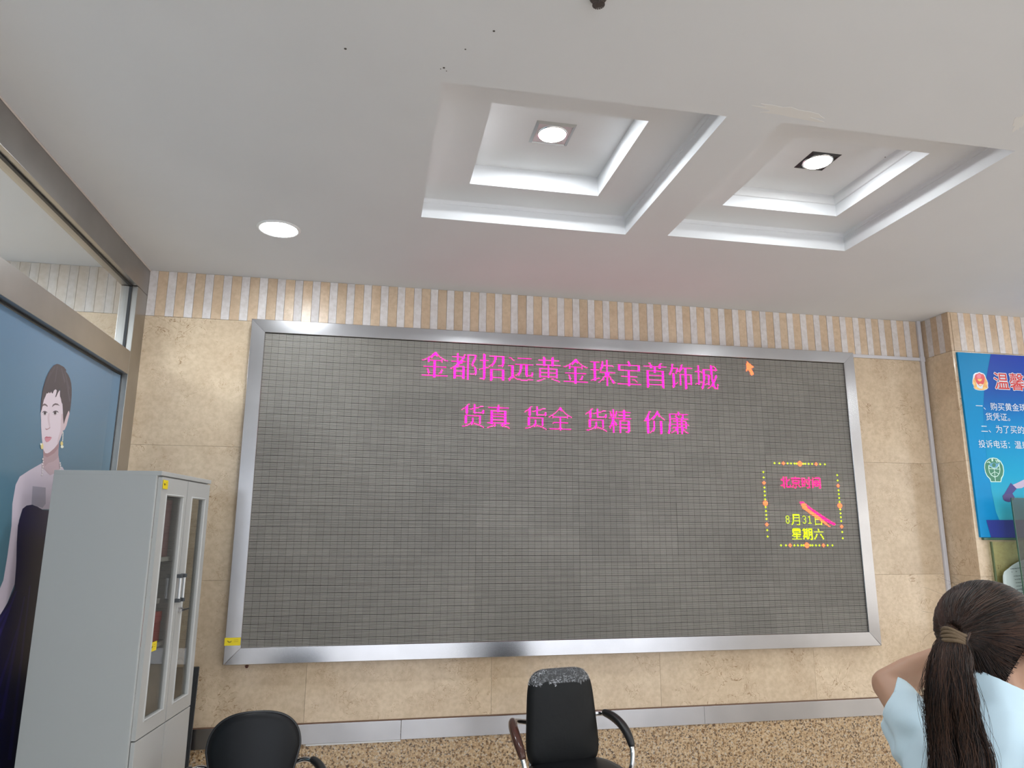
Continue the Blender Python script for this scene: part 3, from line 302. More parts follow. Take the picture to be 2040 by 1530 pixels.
LEFT_PRINT = [
    ('body', (0.6, 0.52, 0.6), [(3.3482, 1.8721), (3.3163, 1.8588), (3.2279, 1.8255), (3.1559, 1.7948), (3.1325, 1.761), (3.1285, 1.6864), (3.1471, 1.6023), (3.149, 1.4875), (3.1448, 1.3953), (3.1105, 1.3376), (3.0732, 1.2626), (3.0909, 1.202), (3.1543, 1.258), (3.2029, 1.3066), (3.2428, 1.378), (3.2127, 1.5383), (3.2005, 1.6239), (3.2164, 1.6696), (3.2933, 1.6894), (3.3941, 1.6719), (3.6201, 1.6775), (3.5665, 1.8482), (3.5379, 1.8645)]),
    ('chest_shadow', (0.36, 0.33, 0.4), [(3.2756, 1.7638), (3.3969, 1.7648), (3.4181, 1.6957), (3.3923, 1.6776), (3.2885, 1.6893)]),
    ('dress', (0.008, 0.008, 0.055), [(3.2164, 1.6696), (3.2472, 1.6836), (3.2936, 1.6883), (3.3451, 1.682), (3.3948, 1.6696), (3.6843, 1.6665), (3.9073, 1.2657), (4.2163, 0.4036), (4.0159, 0.0315), (3.3082, 0.3266), (3.0675, 0.9597), (3.051, 1.2075), (3.1534, 1.2611), (3.2038, 1.3034), (3.2424, 1.3571), (3.2293, 1.4527), (3.2081, 1.5384), (3.1979, 1.6025)]),
    ('dress_fold', (0.022, 0.016, 0.12), [(3.257, 1.3454), (3.2686, 1.3444), (3.1586, 1.1332), (3.1293, 1.1379)]),
    ('dress_fold', (0.022, 0.016, 0.12), [(3.3342, 1.3174), (3.3464, 1.3163), (3.3024, 0.8564), (3.2708, 0.8641)]),
    ('dress_fold', (0.022, 0.016, 0.12), [(3.3697, 1.3579), (3.3821, 1.3569), (3.4221, 0.6735), (3.3883, 0.6834)]),
    ('dress_fold', (0.022, 0.016, 0.12), [(3.3195, 1.2123), (3.3314, 1.2109), (3.2199, 0.9252), (3.1898, 0.932)]),
    ('dress_fold', (0.022, 0.016, 0.12), [(3.2357, 1.3055), (3.2471, 1.3043), (3.105, 1.1806), (3.0767, 1.1847)]),
    ('neck', (0.5, 0.37, 0.41), [(3.3219, 1.9266), (3.3325, 1.8997), (3.3374, 1.8686), (3.3346, 1.8473), (3.3781, 1.8333), (3.4228, 1.8188), (3.468, 1.8329), (3.5239, 1.8593), (3.4992, 1.8831), (3.4766, 1.9141), (3.4661, 1.9534), (3.4548, 1.9705)]),
    ('throat_shadow', (0.43, 0.3, 0.33), [(3.3266, 1.9166), (3.3357, 1.8894), (3.3404, 1.8688), (3.364, 1.8533), (3.3869, 1.8694), (3.4364, 1.881), (3.48, 1.9034), (3.4661, 1.9534)]),
    ('neck_shadow', (0.36, 0.22, 0.24), [(3.3219, 1.9266), (3.3366, 1.8966), (3.3717, 1.8929), (3.4335, 1.917), (3.4708, 1.9466), (3.4688, 1.9722)]),
    ('ear', (0.62, 0.47, 0.5), [(3.5263, 2.1213), (3.5355, 2.1094), (3.5285, 2.0853), (3.5205, 2.0537), (3.5054, 2.0309), (3.4896, 2.025), (3.4814, 2.037), (3.4862, 2.0639), (3.4994, 2.0923), (3.5114, 2.117)]),
    ('face', (0.68, 0.58, 0.64), [(3.2529, 2.1139), (3.2516, 2.0856), (3.2563, 2.0653), (3.2682, 2.0391), (3.2754, 2.0156), (3.2873, 1.9891), (3.2982, 1.966), (3.312, 1.9413), (3.323, 1.9232), (3.3469, 1.9089), (3.3666, 1.9095), (3.3885, 1.9167), (3.427, 1.9381), (3.454, 1.9594), (3.4721, 1.9837), (3.4882, 2.0155), (3.4904, 2.042), (3.4901, 2.0795), (3.4675, 2.1514), (3.4345, 2.1869), (3.3704, 2.2007), (3.288, 2.1773), (3.2582, 2.1467)]),
    ('cheek_shadow', (0.6, 0.47, 0.51), [(3.45, 2.0959), (3.4791, 2.1005), (3.4904, 2.042), (3.4865, 2.0152), (3.4704, 1.9835), (3.4493, 1.9607), (3.4503, 1.9847), (3.464, 2.0234)]),
    ('nose_bridge', (0.6, 0.48, 0.53), [(3.3245, 2.0796), (3.3375, 2.0817), (3.3411, 2.0571), (3.3562, 2.0341), (3.3615, 2.0222), (3.353, 2.0185), (3.3434, 2.0287), (3.3315, 2.0413), (3.3206, 2.0611)]),
    ('nostril', (0.36, 0.21, 0.23), [(3.3163, 2.0135), (3.3274, 2.0108), (3.34, 2.0139), (3.3525, 2.0199), (3.3596, 2.0231), (3.3607, 2.0196), (3.3454, 2.0118), (3.3311, 2.0066), (3.3199, 2.0069)]),
    ('eye_white', (0.7, 0.66, 0.7), [(3.3141, 2.0773), (3.3127, 2.074), (3.3072, 2.0706), (3.2986, 2.0679), (3.2886, 2.0663), (3.2793, 2.0662), (3.2724, 2.0676), (3.2694, 2.0702), (3.2706, 2.0734), (3.2761, 2.0768), (3.2846, 2.0795), (3.2945, 2.0811), (3.3039, 2.0812), (3.3109, 2.0799)]),
    ('eye_white', (0.7, 0.66, 0.7), [(3.4144, 2.0947), (3.4127, 2.0912), (3.4061, 2.0876), (3.3959, 2.0846), (3.3843, 2.0827), (3.3734, 2.0825), (3.3655, 2.0837), (3.362, 2.0863), (3.3636, 2.0897), (3.3701, 2.0933), (3.3801, 2.0963), (3.3917, 2.0982), (3.4027, 2.0986), (3.4108, 2.0973)]),
    ('iris', (0.06, 0.045, 0.06), [(3.305, 2.0758), (3.3047, 2.0728), (3.302, 2.0701), (3.2976, 2.0681), (3.2923, 2.0672), (3.2872, 2.0677), (3.2832, 2.0694), (3.2812, 2.072), (3.2815, 2.075), (3.2841, 2.0778), (3.2885, 2.0798), (3.2938, 2.0806), (3.2989, 2.0801), (3.303, 2.0784)]),
    ('iris', (0.06, 0.045, 0.06), [(3.4007, 2.0925), (3.4003, 2.0894), (3.3972, 2.0865), (3.3922, 2.0843), (3.3862, 2.0834), (3.3804, 2.0838), (3.376, 2.0855), (3.3738, 2.0882), (3.3742, 2.0913), (3.3772, 2.0942), (3.3822, 2.0963), (3.3882, 2.0973), (3.394, 2.0969), (3.3985, 2.0952)]),
    ('eyelid', (0.09, 0.07, 0.09), [(3.2662, 2.0704), (3.2717, 2.0776), (3.2894, 2.0833), (3.3109, 2.0825), (3.3169, 2.0784), (3.3064, 2.0789), (3.2906, 2.0792), (3.2757, 2.0747)]),
    ('eyelid', (0.09, 0.07, 0.09), [(3.3605, 2.0861), (3.37, 2.0949), (3.3865, 2.1005), (3.4053, 2.1021), (3.4208, 2.0987), (3.4166, 2.0958), (3.4026, 2.0972), (3.3862, 2.096), (3.3729, 2.091)]),
    ('lower_lash', (0.38, 0.29, 0.33), [(3.2723, 2.0657), (3.296, 2.0644), (3.3157, 2.0718), (3.2953, 2.0665)]),
    ('lower_lash', (0.38, 0.29, 0.33), [(3.3663, 2.0805), (3.3926, 2.0809), (3.4149, 2.0903), (3.392, 2.083)]),
    ('eyebrow', (0.17, 0.13, 0.15), [(3.2554, 2.0982), (3.2627, 2.1068), (3.2763, 2.1131), (3.292, 2.1129), (3.3076, 2.1084), (3.3076, 2.1034), (3.2926, 2.1059), (3.2786, 2.1056), (3.2662, 2.1007), (3.2592, 2.0932)]),
    ('eyebrow', (0.17, 0.13, 0.15), [(3.35, 2.112), (3.3572, 2.123), (3.3752, 2.1316), (3.3997, 2.1336), (3.4252, 2.1283), (3.4017, 2.1273), (3.3776, 2.1239), (3.3629, 2.1178), (3.353, 2.1103)]),
    ('upper_lip', (0.5, 0.16, 0.22), [(3.3187, 1.9699), (3.3297, 1.9777), (3.3392, 1.9803), (3.349, 1.9794), (3.3642, 1.982), (3.3901, 1.9824), (3.3739, 1.9767), (3.3525, 1.9734), (3.3358, 1.9706)]),
    ('lower_lip', (0.62, 0.26, 0.32), [(3.3207, 1.9688), (3.3359, 1.9703), (3.3527, 1.9727), (3.3742, 1.9761), (3.389, 1.9808), (3.3765, 1.9684), (3.3615, 1.9595), (3.3468, 1.9556), (3.3314, 1.9595)]),
    ('hair', (0.06, 0.05, 0.066), [(3.2538, 2.0684), (3.2468, 2.0988), (3.243, 2.1263), (3.2437, 2.1688), (3.2496, 2.1948), (3.2585, 2.2216), (3.273, 2.2463), (3.2918, 2.2686), (3.3119, 2.2878), (3.3393, 2.3007), (3.3618, 2.304), (3.3808, 2.3035), (3.411, 2.3035), (3.4274, 2.2989), (3.4399, 2.2959), (3.4379, 2.2879), (3.4675, 2.279), (3.4896, 2.2663), (3.5094, 2.2472), (3.5227, 2.2227), (3.531, 2.1933), (3.5353, 2.1593), (3.5364, 2.1326), (3.5344, 2.113), (3.5262, 2.1217), (3.5163, 2.1185), (3.5005, 2.0887), (3.4935, 2.0687), (3.489, 2.0549), (3.4758, 2.0774), (3.4643, 2.1056), (3.449, 2.1406), (3.4369, 2.146), (3.4283, 2.1595), (3.4139, 2.1699), (3.4084, 2.182), (3.4062, 2.2002), (3.3889, 2.182), (3.3762, 2.1604), (3.3676, 2.1559), (3.3741, 2.1755), (3.3742, 2.1885), (3.3608, 2.1914), (3.3468, 2.1832), (3.3391, 2.1682), (3.3294, 2.1679), (3.3227, 2.1739), (3.3123, 2.1632), (3.3014, 2.1673), (3.2934, 2.1597), (3.282, 2.1583), (3.275, 2.1427), (3.2659, 2.1268), (3.2622, 2.1085), (3.2596, 2.0869)]),
    ('hair_sheen', (0.095, 0.082, 0.105), [(3.3201, 2.2823), (3.3273, 2.2832), (3.2745, 2.2106), (3.2658, 2.1981)]),
    ('hair_sheen', (0.095, 0.082, 0.105), [(3.3423, 2.291), (3.3496, 2.2919), (3.3508, 2.2263), (3.3415, 2.2133)]),
    ('hair_sheen', (0.095, 0.082, 0.105), [(3.384, 2.2929), (3.3915, 2.2939), (3.4475, 2.2461), (3.4376, 2.2327)]),
    ('hair_sheen', (0.095, 0.082, 0.105), [(3.4209, 2.286), (3.4285, 2.2869), (3.4999, 2.2222), (3.4897, 2.2087)]),
    ('hair_sheen', (0.095, 0.082, 0.105), [(3.2885, 2.2533), (3.2954, 2.2541), (3.2702, 2.199), (3.2615, 2.1865)]),
    ('hair_sheen', (0.095, 0.082, 0.105), [(3.4509, 2.2468), (3.4586, 2.2476), (3.5246, 2.1729), (3.5142, 2.1595)]),
    ('earring_bead', (0.75, 0.72, 0.68), [(3.496, 2.0184), (3.495, 2.0159), (3.4911, 2.0144), (3.4867, 2.0148), (3.4843, 2.0168), (3.4853, 2.0193), (3.4891, 2.0208), (3.4936, 2.0204)]),
    ('earring_bead', (0.75, 0.72, 0.68), [(3.4983, 2.0112), (3.4973, 2.0087), (3.4934, 2.0072), (3.4889, 2.0076), (3.4865, 2.0096), (3.4875, 2.0122), (3.4914, 2.0136), (3.4958, 2.0132)]),
    ('earring_bead', (0.75, 0.72, 0.68), [(3.4989, 2.0038), (3.4978, 2.0012), (3.494, 1.9998), (3.4895, 2.0002), (3.4871, 2.0023), (3.4881, 2.0048), (3.4919, 2.0062), (3.4964, 2.0058)]),
    ('earring_bead', (0.75, 0.72, 0.68), [(3.5011, 1.9966), (3.5001, 1.994), (3.4962, 1.9926), (3.4918, 1.993), (3.4893, 1.9951), (3.4903, 1.9976), (3.4942, 1.9991), (3.4987, 1.9986)]),
    ('earring_bead', (0.75, 0.72, 0.68), [(3.5025, 1.9892), (3.5015, 1.9867), (3.4976, 1.9853), (3.4932, 1.9857), (3.4907, 1.9878), (3.4917, 1.9903), (3.4956, 1.9918), (3.5001, 1.9913)]),
    ('earring_bead', (0.75, 0.72, 0.68), [(3.5031, 1.9818), (3.5021, 1.9793), (3.4982, 1.9779), (3.4937, 1.9783), (3.4913, 1.9804), (3.4923, 1.9829), (3.4962, 1.9844), (3.5006, 1.9839)]),
    ('earring_drop', (0.72, 0.58, 0.22), [(3.5073, 1.9685), (3.5064, 1.9623), (3.5003, 1.9578), (3.4915, 1.9568), (3.4832, 1.9596), (3.4787, 1.9652), (3.4796, 1.9714), (3.4855, 1.9759), (3.4943, 1.9769), (3.5027, 1.9741)]),
    ('earring_drop', (0.8, 0.8, 0.66), [(3.5167, 1.9554), (3.5148, 1.9512), (3.5074, 1.948), (3.4975, 1.9469), (3.4888, 1.9483), (3.4846, 1.9518), (3.4865, 1.9559), (3.4937, 1.9592), (3.5036, 1.9603), (3.5124, 1.9588)]),
    ('earring_drop', (0.72, 0.6, 0.26), [(3.3193, 1.9351), (3.3192, 1.9273), (3.3143, 1.9219), (3.3064, 1.9211), (3.2987, 1.925), (3.294, 1.9323), (3.2941, 1.9401), (3.2989, 1.9455), (3.3068, 1.9464), (3.3145, 1.9424)]),
    ('earring_bead', (0.8, 0.8, 0.75), [(3.301, 1.9418), (3.2996, 1.9382), (3.2943, 1.9362), (3.2881, 1.9369), (3.2848, 1.94), (3.2861, 1.9436), (3.2914, 1.9456), (3.2976, 1.9449)]),
    ('necklace_bead', (0.72, 0.66, 0.66), [(3.337, 1.8825), (3.3358, 1.8797), (3.3314, 1.8782), (3.3262, 1.8788), (3.3234, 1.8813), (3.3246, 1.8841), (3.3291, 1.8856), (3.3342, 1.885)]),
    ('necklace_bead', (0.72, 0.66, 0.66), [(3.3434, 1.8719), (3.3422, 1.8691), (3.3377, 1.8675), (3.3326, 1.8682), (3.3298, 1.8707), (3.331, 1.8735), (3.3354, 1.875), (3.3406, 1.8744)]),
    ('necklace_bead', (0.72, 0.66, 0.66), [(3.3407, 1.8604), (3.3395, 1.8576), (3.335, 1.8561), (3.3299, 1.8568), (3.3271, 1.8593), (3.3283, 1.8621), (3.3327, 1.8636), (3.3379, 1.8629)]),
    ('necklace_bead', (0.72, 0.66, 0.66), [(3.3471, 1.8498), (3.3459, 1.847), (3.3414, 1.8455), (3.3362, 1.8462), (3.3334, 1.8486), (3.3346, 1.8515), (3.3391, 1.853), (3.3443, 1.8523)]),
    ('necklace_bead', (0.72, 0.66, 0.66), [(3.3443, 1.8384), (3.3432, 1.8355), (3.3387, 1.8341), (3.3335, 1.8348), (3.3308, 1.8373), (3.3319, 1.8401), (3.3364, 1.8416), (3.3415, 1.8409)]),
    ('necklace_bead', (0.72, 0.66, 0.66), [(3.3507, 1.8277), (3.3496, 1.8249), (3.3451, 1.8234), (3.3399, 1.8241), (3.3371, 1.8266), (3.3383, 1.8294), (3.3428, 1.8309), (3.3479, 1.8302)]),
    ('necklace_bead', (0.72, 0.66, 0.66), [(3.348, 1.8163), (3.3468, 1.8135), (3.3423, 1.812), (3.3372, 1.8128), (3.3344, 1.8153), (3.3356, 1.8181), (3.34, 1.8195), (3.3452, 1.8188)]),
    ('necklace_bead', (0.7, 0.66, 0.68), [(3.5104, 1.8804), (3.5086, 1.8771), (3.5025, 1.8752), (3.4956, 1.8759), (3.4919, 1.8787), (3.4937, 1.882), (3.4998, 1.8838), (3.5067, 1.8832)]),
    ('necklace_bead', (0.7, 0.66, 0.68), [(3.5167, 1.8713), (3.5149, 1.868), (3.5088, 1.8662), (3.5018, 1.8669), (3.4982, 1.8697), (3.4999, 1.873), (3.5061, 1.8748), (3.513, 1.8741)]),
    ('necklace_bead', (0.7, 0.66, 0.68), [(3.523, 1.8622), (3.5213, 1.8589), (3.5151, 1.8571), (3.5081, 1.8578), (3.5044, 1.8607), (3.5062, 1.8639), (3.5124, 1.8657), (3.5193, 1.865)]),
    ('necklace_bead', (0.7, 0.66, 0.68), [(3.5192, 1.8523), (3.5174, 1.849), (3.5112, 1.8472), (3.5043, 1.848), (3.5006, 1.8508), (3.5024, 1.854), (3.5085, 1.8558), (3.5155, 1.8551)]),
    ('necklace_bead', (0.7, 0.66, 0.68), [(3.5255, 1.8431), (3.5237, 1.8399), (3.5175, 1.8381), (3.5106, 1.8389), (3.5069, 1.8417), (3.5087, 1.845), (3.5148, 1.8468), (3.5218, 1.846)]),
]
RIGHT_PRINT = [
    ('emblem_border', (0.75, 0.82, 0.9), [(4.021, 2.666), (4.037, 2.6613), (4.0551, 2.6566), (4.0658, 2.6442), (4.0693, 2.626), (4.077, 2.608), (4.0817, 2.5899), (4.0776, 2.5714), (4.0783, 2.5568), (4.0632, 2.5453), (4.0412, 2.5378), (4.0158, 2.5353), (3.9911, 2.5368), (3.9711, 2.5414), (3.9605, 2.5537), (3.9642, 2.5647), (3.9554, 2.5807), (3.9587, 2.6027), (3.9661, 2.625), (3.9718, 2.6436), (3.9884, 2.6572), (4.0056, 2.6605)]),
    ('emblem_wreath', (0.85, 0.42, 0.1), [(3.9848, 2.6332), (3.9709, 2.6179), (3.9615, 2.5992), (3.9587, 2.5809), (3.9671, 2.5649), (3.9626, 2.5538), (3.9736, 2.5444), (3.9916, 2.5401), (4.0164, 2.5389), (4.0395, 2.5406), (4.0595, 2.5488), (4.074, 2.5559), (4.071, 2.5693), (4.0761, 2.586), (4.0753, 2.6024), (4.0666, 2.6222), (4.0604, 2.6366), (4.0302, 2.5475), (3.9889, 2.5494)]),
    ('emblem_wreath_leaf', (0.95, 0.62, 0.2), [(3.964, 2.5993), (3.9771, 2.5817), (3.971, 2.5687), (3.9604, 2.581)]),
    ('emblem_wreath_leaf', (0.95, 0.62, 0.2), [(4.0773, 2.6044), (4.061, 2.5853), (4.0615, 2.5726), (4.077, 2.586)]),
    ('emblem_wreath_leaf', (0.95, 0.62, 0.2), [(3.967, 2.5558), (3.9905, 2.5604), (4.0092, 2.5466), (3.98, 2.5454)]),
    ('emblem_wreath_leaf', (0.95, 0.62, 0.2), [(4.0713, 2.5547), (4.0447, 2.5609), (4.0215, 2.5453), (4.0551, 2.5467)]),
    ('emblem_shield', (0.75, 0.05, 0.05), [(4.0222, 2.6598), (4.0356, 2.652), (4.0522, 2.6509), (4.0596, 2.6366), (4.0579, 2.6145), (4.0495, 2.5921), (4.0344, 2.575), (4.0161, 2.5644), (4.0008, 2.5736), (3.9887, 2.5895), (3.9815, 2.6111), (3.9806, 2.633), (3.9912, 2.6481), (4.0085, 2.6526)]),
    ('emblem_shine', (0.85, 0.16, 0.22), [(4.008, 2.6489), (4.0251, 2.6515), (4.0336, 2.6391), (4.0245, 2.6203), (4.0035, 2.6194), (3.9953, 2.6336)]),
    ('emblem_gold', (0.95, 0.6, 0.15), [(3.9988, 2.6155), (4.0366, 2.6172), (4.0307, 2.6059), (4.017, 2.598), (4.0034, 2.6047)]),
    ('emblem_gold', (0.95, 0.7, 0.35), [(4.0015, 2.5784), (4.019, 2.5835), (4.0372, 2.5799), (4.0173, 2.567)]),
    ('logo_border', (0.6, 0.85, 0.78), [(4.0413, 2.0792), (4.0714, 2.0746), (4.0992, 2.0552), (4.1131, 2.0267), (4.1138, 1.9926), (4.1039, 1.9611), (4.0882, 1.94), (4.0783, 1.9165), (3.9974, 1.9151), (3.9915, 1.9357), (3.9729, 1.9535), (3.9635, 1.9793), (3.9616, 2.0105), (3.9674, 2.0367), (3.9829, 2.0579), (4.0129, 2.0743)]),
    ('logo_green', (0.03, 0.22, 0.12), [(4.0405, 2.0739), (4.0675, 2.0692), (4.0935, 2.0509), (4.1067, 2.025), (4.1076, 1.9925), (4.0981, 1.9636), (4.0815, 1.944), (4.0742, 1.9216), (4.0019, 1.9204), (3.9997, 1.9374), (3.9785, 1.9578), (3.9688, 1.982), (3.9671, 2.0106), (3.9725, 2.0342), (3.9886, 2.0554), (4.0154, 2.0702)]),
    ('logo_eye', (0.1, 0.35, 0.55), [(3.9996, 2.0279), (4.0234, 2.0431), (4.0423, 2.0461), (4.0657, 2.0388), (4.0917, 2.0472), (4.0787, 2.0233), (4.055, 2.0098), (4.0307, 2.0108), (4.0079, 2.0219)]),
    ('logo_line', (0.6, 0.85, 0.78), [(3.9932, 2.0059), (3.9953, 1.9799), (4.0074, 1.9594), (4.0329, 1.9468), (4.0587, 1.9551), (4.0774, 1.9763), (4.0859, 2.0025), (4.082, 2.0444), (4.0725, 2.0232), (4.055, 2.0098), (4.0307, 2.0108), (4.0079, 2.0219), (3.9966, 2.0279)]),
    ('logo_globe', (0.03, 0.22, 0.12), [(3.9975, 2.0023), (4.0002, 1.98), (4.0111, 1.9636), (4.0337, 1.952), (4.0563, 1.9592), (4.0726, 1.9772), (4.0807, 2.0009)]),
    ('logo_globe', (0.03, 0.22, 0.12), [(4.0017, 2.0217), (4.0005, 2.0061), (4.08, 2.0045), (4.0787, 2.0233), (4.0577, 2.0072), (4.03, 2.0066)]),
    ('logo_pupil', (0.03, 0.22, 0.12), [(4.0544, 2.0291), (4.0513, 2.022), (4.0451, 2.0167), (4.0374, 2.0146), (4.0303, 2.0164), (4.0257, 2.0214), (4.0248, 2.0285), (4.0279, 2.0356), (4.0341, 2.0409), (4.0418, 2.043), (4.0489, 2.0412), (4.0535, 2.0362)]),
    ('logo_line', (0.6, 0.85, 0.78), [(4.0362, 2.0068), (4.0398, 2.0068), (4.0376, 1.9225), (4.0327, 1.9224)]),
    ('logo_line', (0.6, 0.85, 0.78), [(4.0059, 1.9697), (4.039, 1.986), (4.069, 1.9735), (4.0672, 1.9703), (4.0385, 1.9823), (4.0078, 1.9661)]),
    ('logo_mark', (0.6, 0.85, 0.78), [(3.9875, 2.0486), (4.0066, 2.0532), (4.0173, 2.043), (4.0117, 2.0387), (4.0032, 2.0468), (3.9892, 2.0434)]),
    ('logo_mark', (0.6, 0.85, 0.78), [(4.0251, 2.0693), (4.0405, 2.0739), (4.0374, 2.0539), (4.0261, 2.0526)]),
    ('logo_mark', (0.6, 0.85, 0.78), [(4.0544, 2.0648), (4.0589, 2.0659), (4.0703, 2.0441), (4.0653, 2.044)]),
    ('logo_mark', (0.6, 0.85, 0.78), [(4.0687, 2.0651), (4.0898, 2.0508), (4.0854, 2.0465), (4.0656, 2.0577)]),
    ('glove', (0.55, 0.45, 0.62), [(4.1596, 1.8982), (4.2012, 1.9121), (4.2606, 1.9364), (4.3445, 1.9613), (4.4237, 1.956), (4.3764, 1.9149), (4.2743, 1.9), (4.2353, 1.8794), (4.1873, 1.8754)]),
    ('sleeve', (0.025, 0.02, 0.22), [(4.1533, 1.9125), (4.1933, 1.8741), (4.1542, 1.8425), (4.1684, 1.8168), (4.1426, 1.7908), (4.1173, 1.7853), (4.094, 1.7928), (4.0755, 1.8105), (4.0749, 1.826), (4.0927, 1.8417)]),
    ('sleeve_end', (0.05, 0.03, 0.2), [(4.1631, 1.8142), (4.1568, 1.8025), (4.1429, 1.793), (4.1244, 1.7876), (4.1047, 1.7874), (4.0879, 1.7924), (4.0772, 1.8015), (4.0747, 1.8131), (4.0809, 1.8248), (4.0946, 1.8343), (4.1132, 1.8397), (4.1329, 1.84), (4.1498, 1.835), (4.1606, 1.8258)]),
    ('navy_base', (0.018, 0.035, 0.3), [(3.9242, 1.6675), (4.2158, 1.6694), (4.5319, 1.6704), (4.5102, 1.552), (4.1964, 1.5535), (3.9441, 1.5561)]),
    ('upper_blue', (0.02, 0.06, 0.42), [(4.1298, 2.8013), (4.4054, 2.7977), (5.0818, 2.7881), (4.9658, 2.2084), (4.3195, 2.2868), (3.9792, 2.3), (4.0147, 2.4556), (4.0506, 2.5611), (4.0843, 2.6502)]),
]

# ================================================================ SETTING
ZC = 3.089            # ceiling height
YW = 4.28             # face of the display wall
XL = -1.36            # face of the steel partition on the left
COL_X, COL_Y = 3.857, 4.03   # column corner

def rects_with_holes(bm, xs, ys, z, holes):
    V = {}
    def v(x, y):
        if (x, y) not in V: V[(x, y)] = bm.verts.new((x, y, z))
        return V[(x, y)]
    for x0, x1 in zip(xs, xs[1:]):
        for y0, y1 in zip(ys, ys[1:]):
            cx, cy = (x0+x1)/2, (y0+y1)/2
            if any(h[0] < cx < h[1] and h[2] < cy < h[3] for h in holes): continue
            bm.faces.new((v(x0, y0), v(x0, y1), v(x1, y1), v(x1, y0)))

coffers = [(.166, 1.214, 2.145, 3.228), (1.432, 2.460, 2.140, 3.198)]
inners = [(.377, 1.006, 2.377, 3.032), (1.645, 2.281, 2.370, 3.004)]
bm = bmesh.new()
xs = sorted({-5.5, 7.5} | {v for c in coffers for v in c[:2]}); ys = sorted({-4.5, 4.6} | {v for c in coffers for v in c[2:]})
rects_with_holes(bm, xs, ys, ZC, coffers)
def loop(c, d, z):   # rectangle inset by d at height z
    return [Vector((c[0]+d, c[2]+d, z)), Vector((c[1]-d, c[2]+d, z)), Vector((c[1]-d, c[3]-d, z)), Vector((c[0]+d, c[3]-d, z))]
def skirt(bm, loops):
    vs = [[bm.verts.new(p) for p in l] for l in loops]
    for a, b in zip(vs, vs[1:]):
        for k in range(4): bm.faces.new((a[k], b[k], b[(k+1) % 4], a[(k+1) % 4]))
    return vs
for c, i in zip(coffers, inners):
    h = ZC + .098
    L1 = [loop(c, 0, ZC), loop(c, 0, ZC+.078), loop(c, .003, ZC+.079)]
    for k in range(1, 6):
        a = k / 5 * PI / 2
        L1.append(loop(c, .003 + .007*(1-math.cos(a)), ZC+.079+.019*math.sin(a)))
    L1.append(loop(c, .010, h))
    skirt(bm, L1)
    rects_with_holes(bm, sorted({c[0]+.010, c[1]-.010, i[0], i[1]}), sorted({c[2]+.010, c[3]-.010, i[2], i[3]}), h, [i])
    if c is coffers[0]: L2 = [loop(i, 0, h), loop(i, 0, h+.100)]
    else: L2 = [loop(i, 0, h), loop(i, 0, h+.060), loop(i, .008, h+.062), loop(i, .022, h+.085), loop(i, .026, h+.100)]
    skirt(bm, L2)
    rects_with_holes(bm, [i[0], i[1]], [i[2], i[3]], h+.100, [])
bmesh.ops.remove_doubles(bm, verts=bm.verts, dist=1e-5)
bm.normal_update()
ceiling = obj('ceiling', bm, M_ceil); tag(ceiling, kind='structure')
# slab above, so that the coffers stay dark behind
boxobj('ceiling_slab', (-5.5, -4.5, ZC+.24), (7.5, 4.6, ZC+.3), M_wallp, ceiling)
# screw holes and filler patches in the plaster
def flat_disc(r, seg=10, jit=0, sx=1, sy=1, rz=0):
    bm = bmesh.new(); rnd = random.Random(int(r*1e4)+seg)
    top = []
    for k in range(seg):
        a = 2*PI*k/seg; q = r*(1+jit*rnd.uniform(-1, 1))
        x, y = q*sx*math.cos(a), q*sy*math.sin(a)
        top.append(bm.verts.new((x*math.cos(rz)-y*math.sin(rz), x*math.sin(rz)+y*math.cos(rz), 0)))
    f = bm.faces.new(top[::-1])
    r_ = bmesh.ops.extrude_face_region(bm, geom=[f])
    bmesh.ops.translate(bm, verts=[v for v in r_['geom'] if isinstance(v, bmesh.types.BMVert)], vec=(0, 0, .0006))
    return bm
M_dirt = mat('dark_speck', (.10, .09, .08), .8)
for x, y, r in ((-.151, 2.037, .0045), (.298, 1.865, .004), (.223, 1.965, .003), (.165, 2.07, .004), (.155, 2.078, .002), (.175, 2.085, .002), (1.985, 2.285, .003)):
    obj('screw_hole', flat_disc(r), M_dirt, ceiling, loc=(x, y, ZC-.0005))
for x, y, r, sx, sy, rz in ((2.30, 1.97, .05, 1.3, .35, .9), (2.42, 1.985, .06, 1.3, .3, .7), (2.52, 2.02, .045, 1.5, .35, .4), (1.43, 2.08, .09, 1.4, .3, .1)):
    obj('filler_patch', flat_disc(r, 22, .35, sx, sy, rz), M_patch, ceiling, loc=(x, y, ZC-.0006))

floor = boxobj('floor', (-5.5, -4.5, -.05), (7.5, 4.6, 0), M_grout); tag(floor, kind='structure')
bm = bmesh.new(); box(bm, (.002, .002, 0), (.798, .798, .004), .001); tile_me = bpy.data.meshes.new('floor_tile'); bm.to_mesh(tile_me); bm.free(); tile_me.materials.append(M_floor)
for i in range(10):
    for j in range(10):
        inst('floor_tile', tile_me, floor, (-1.4+.8*i, -3.7+.8*j, -.0038))

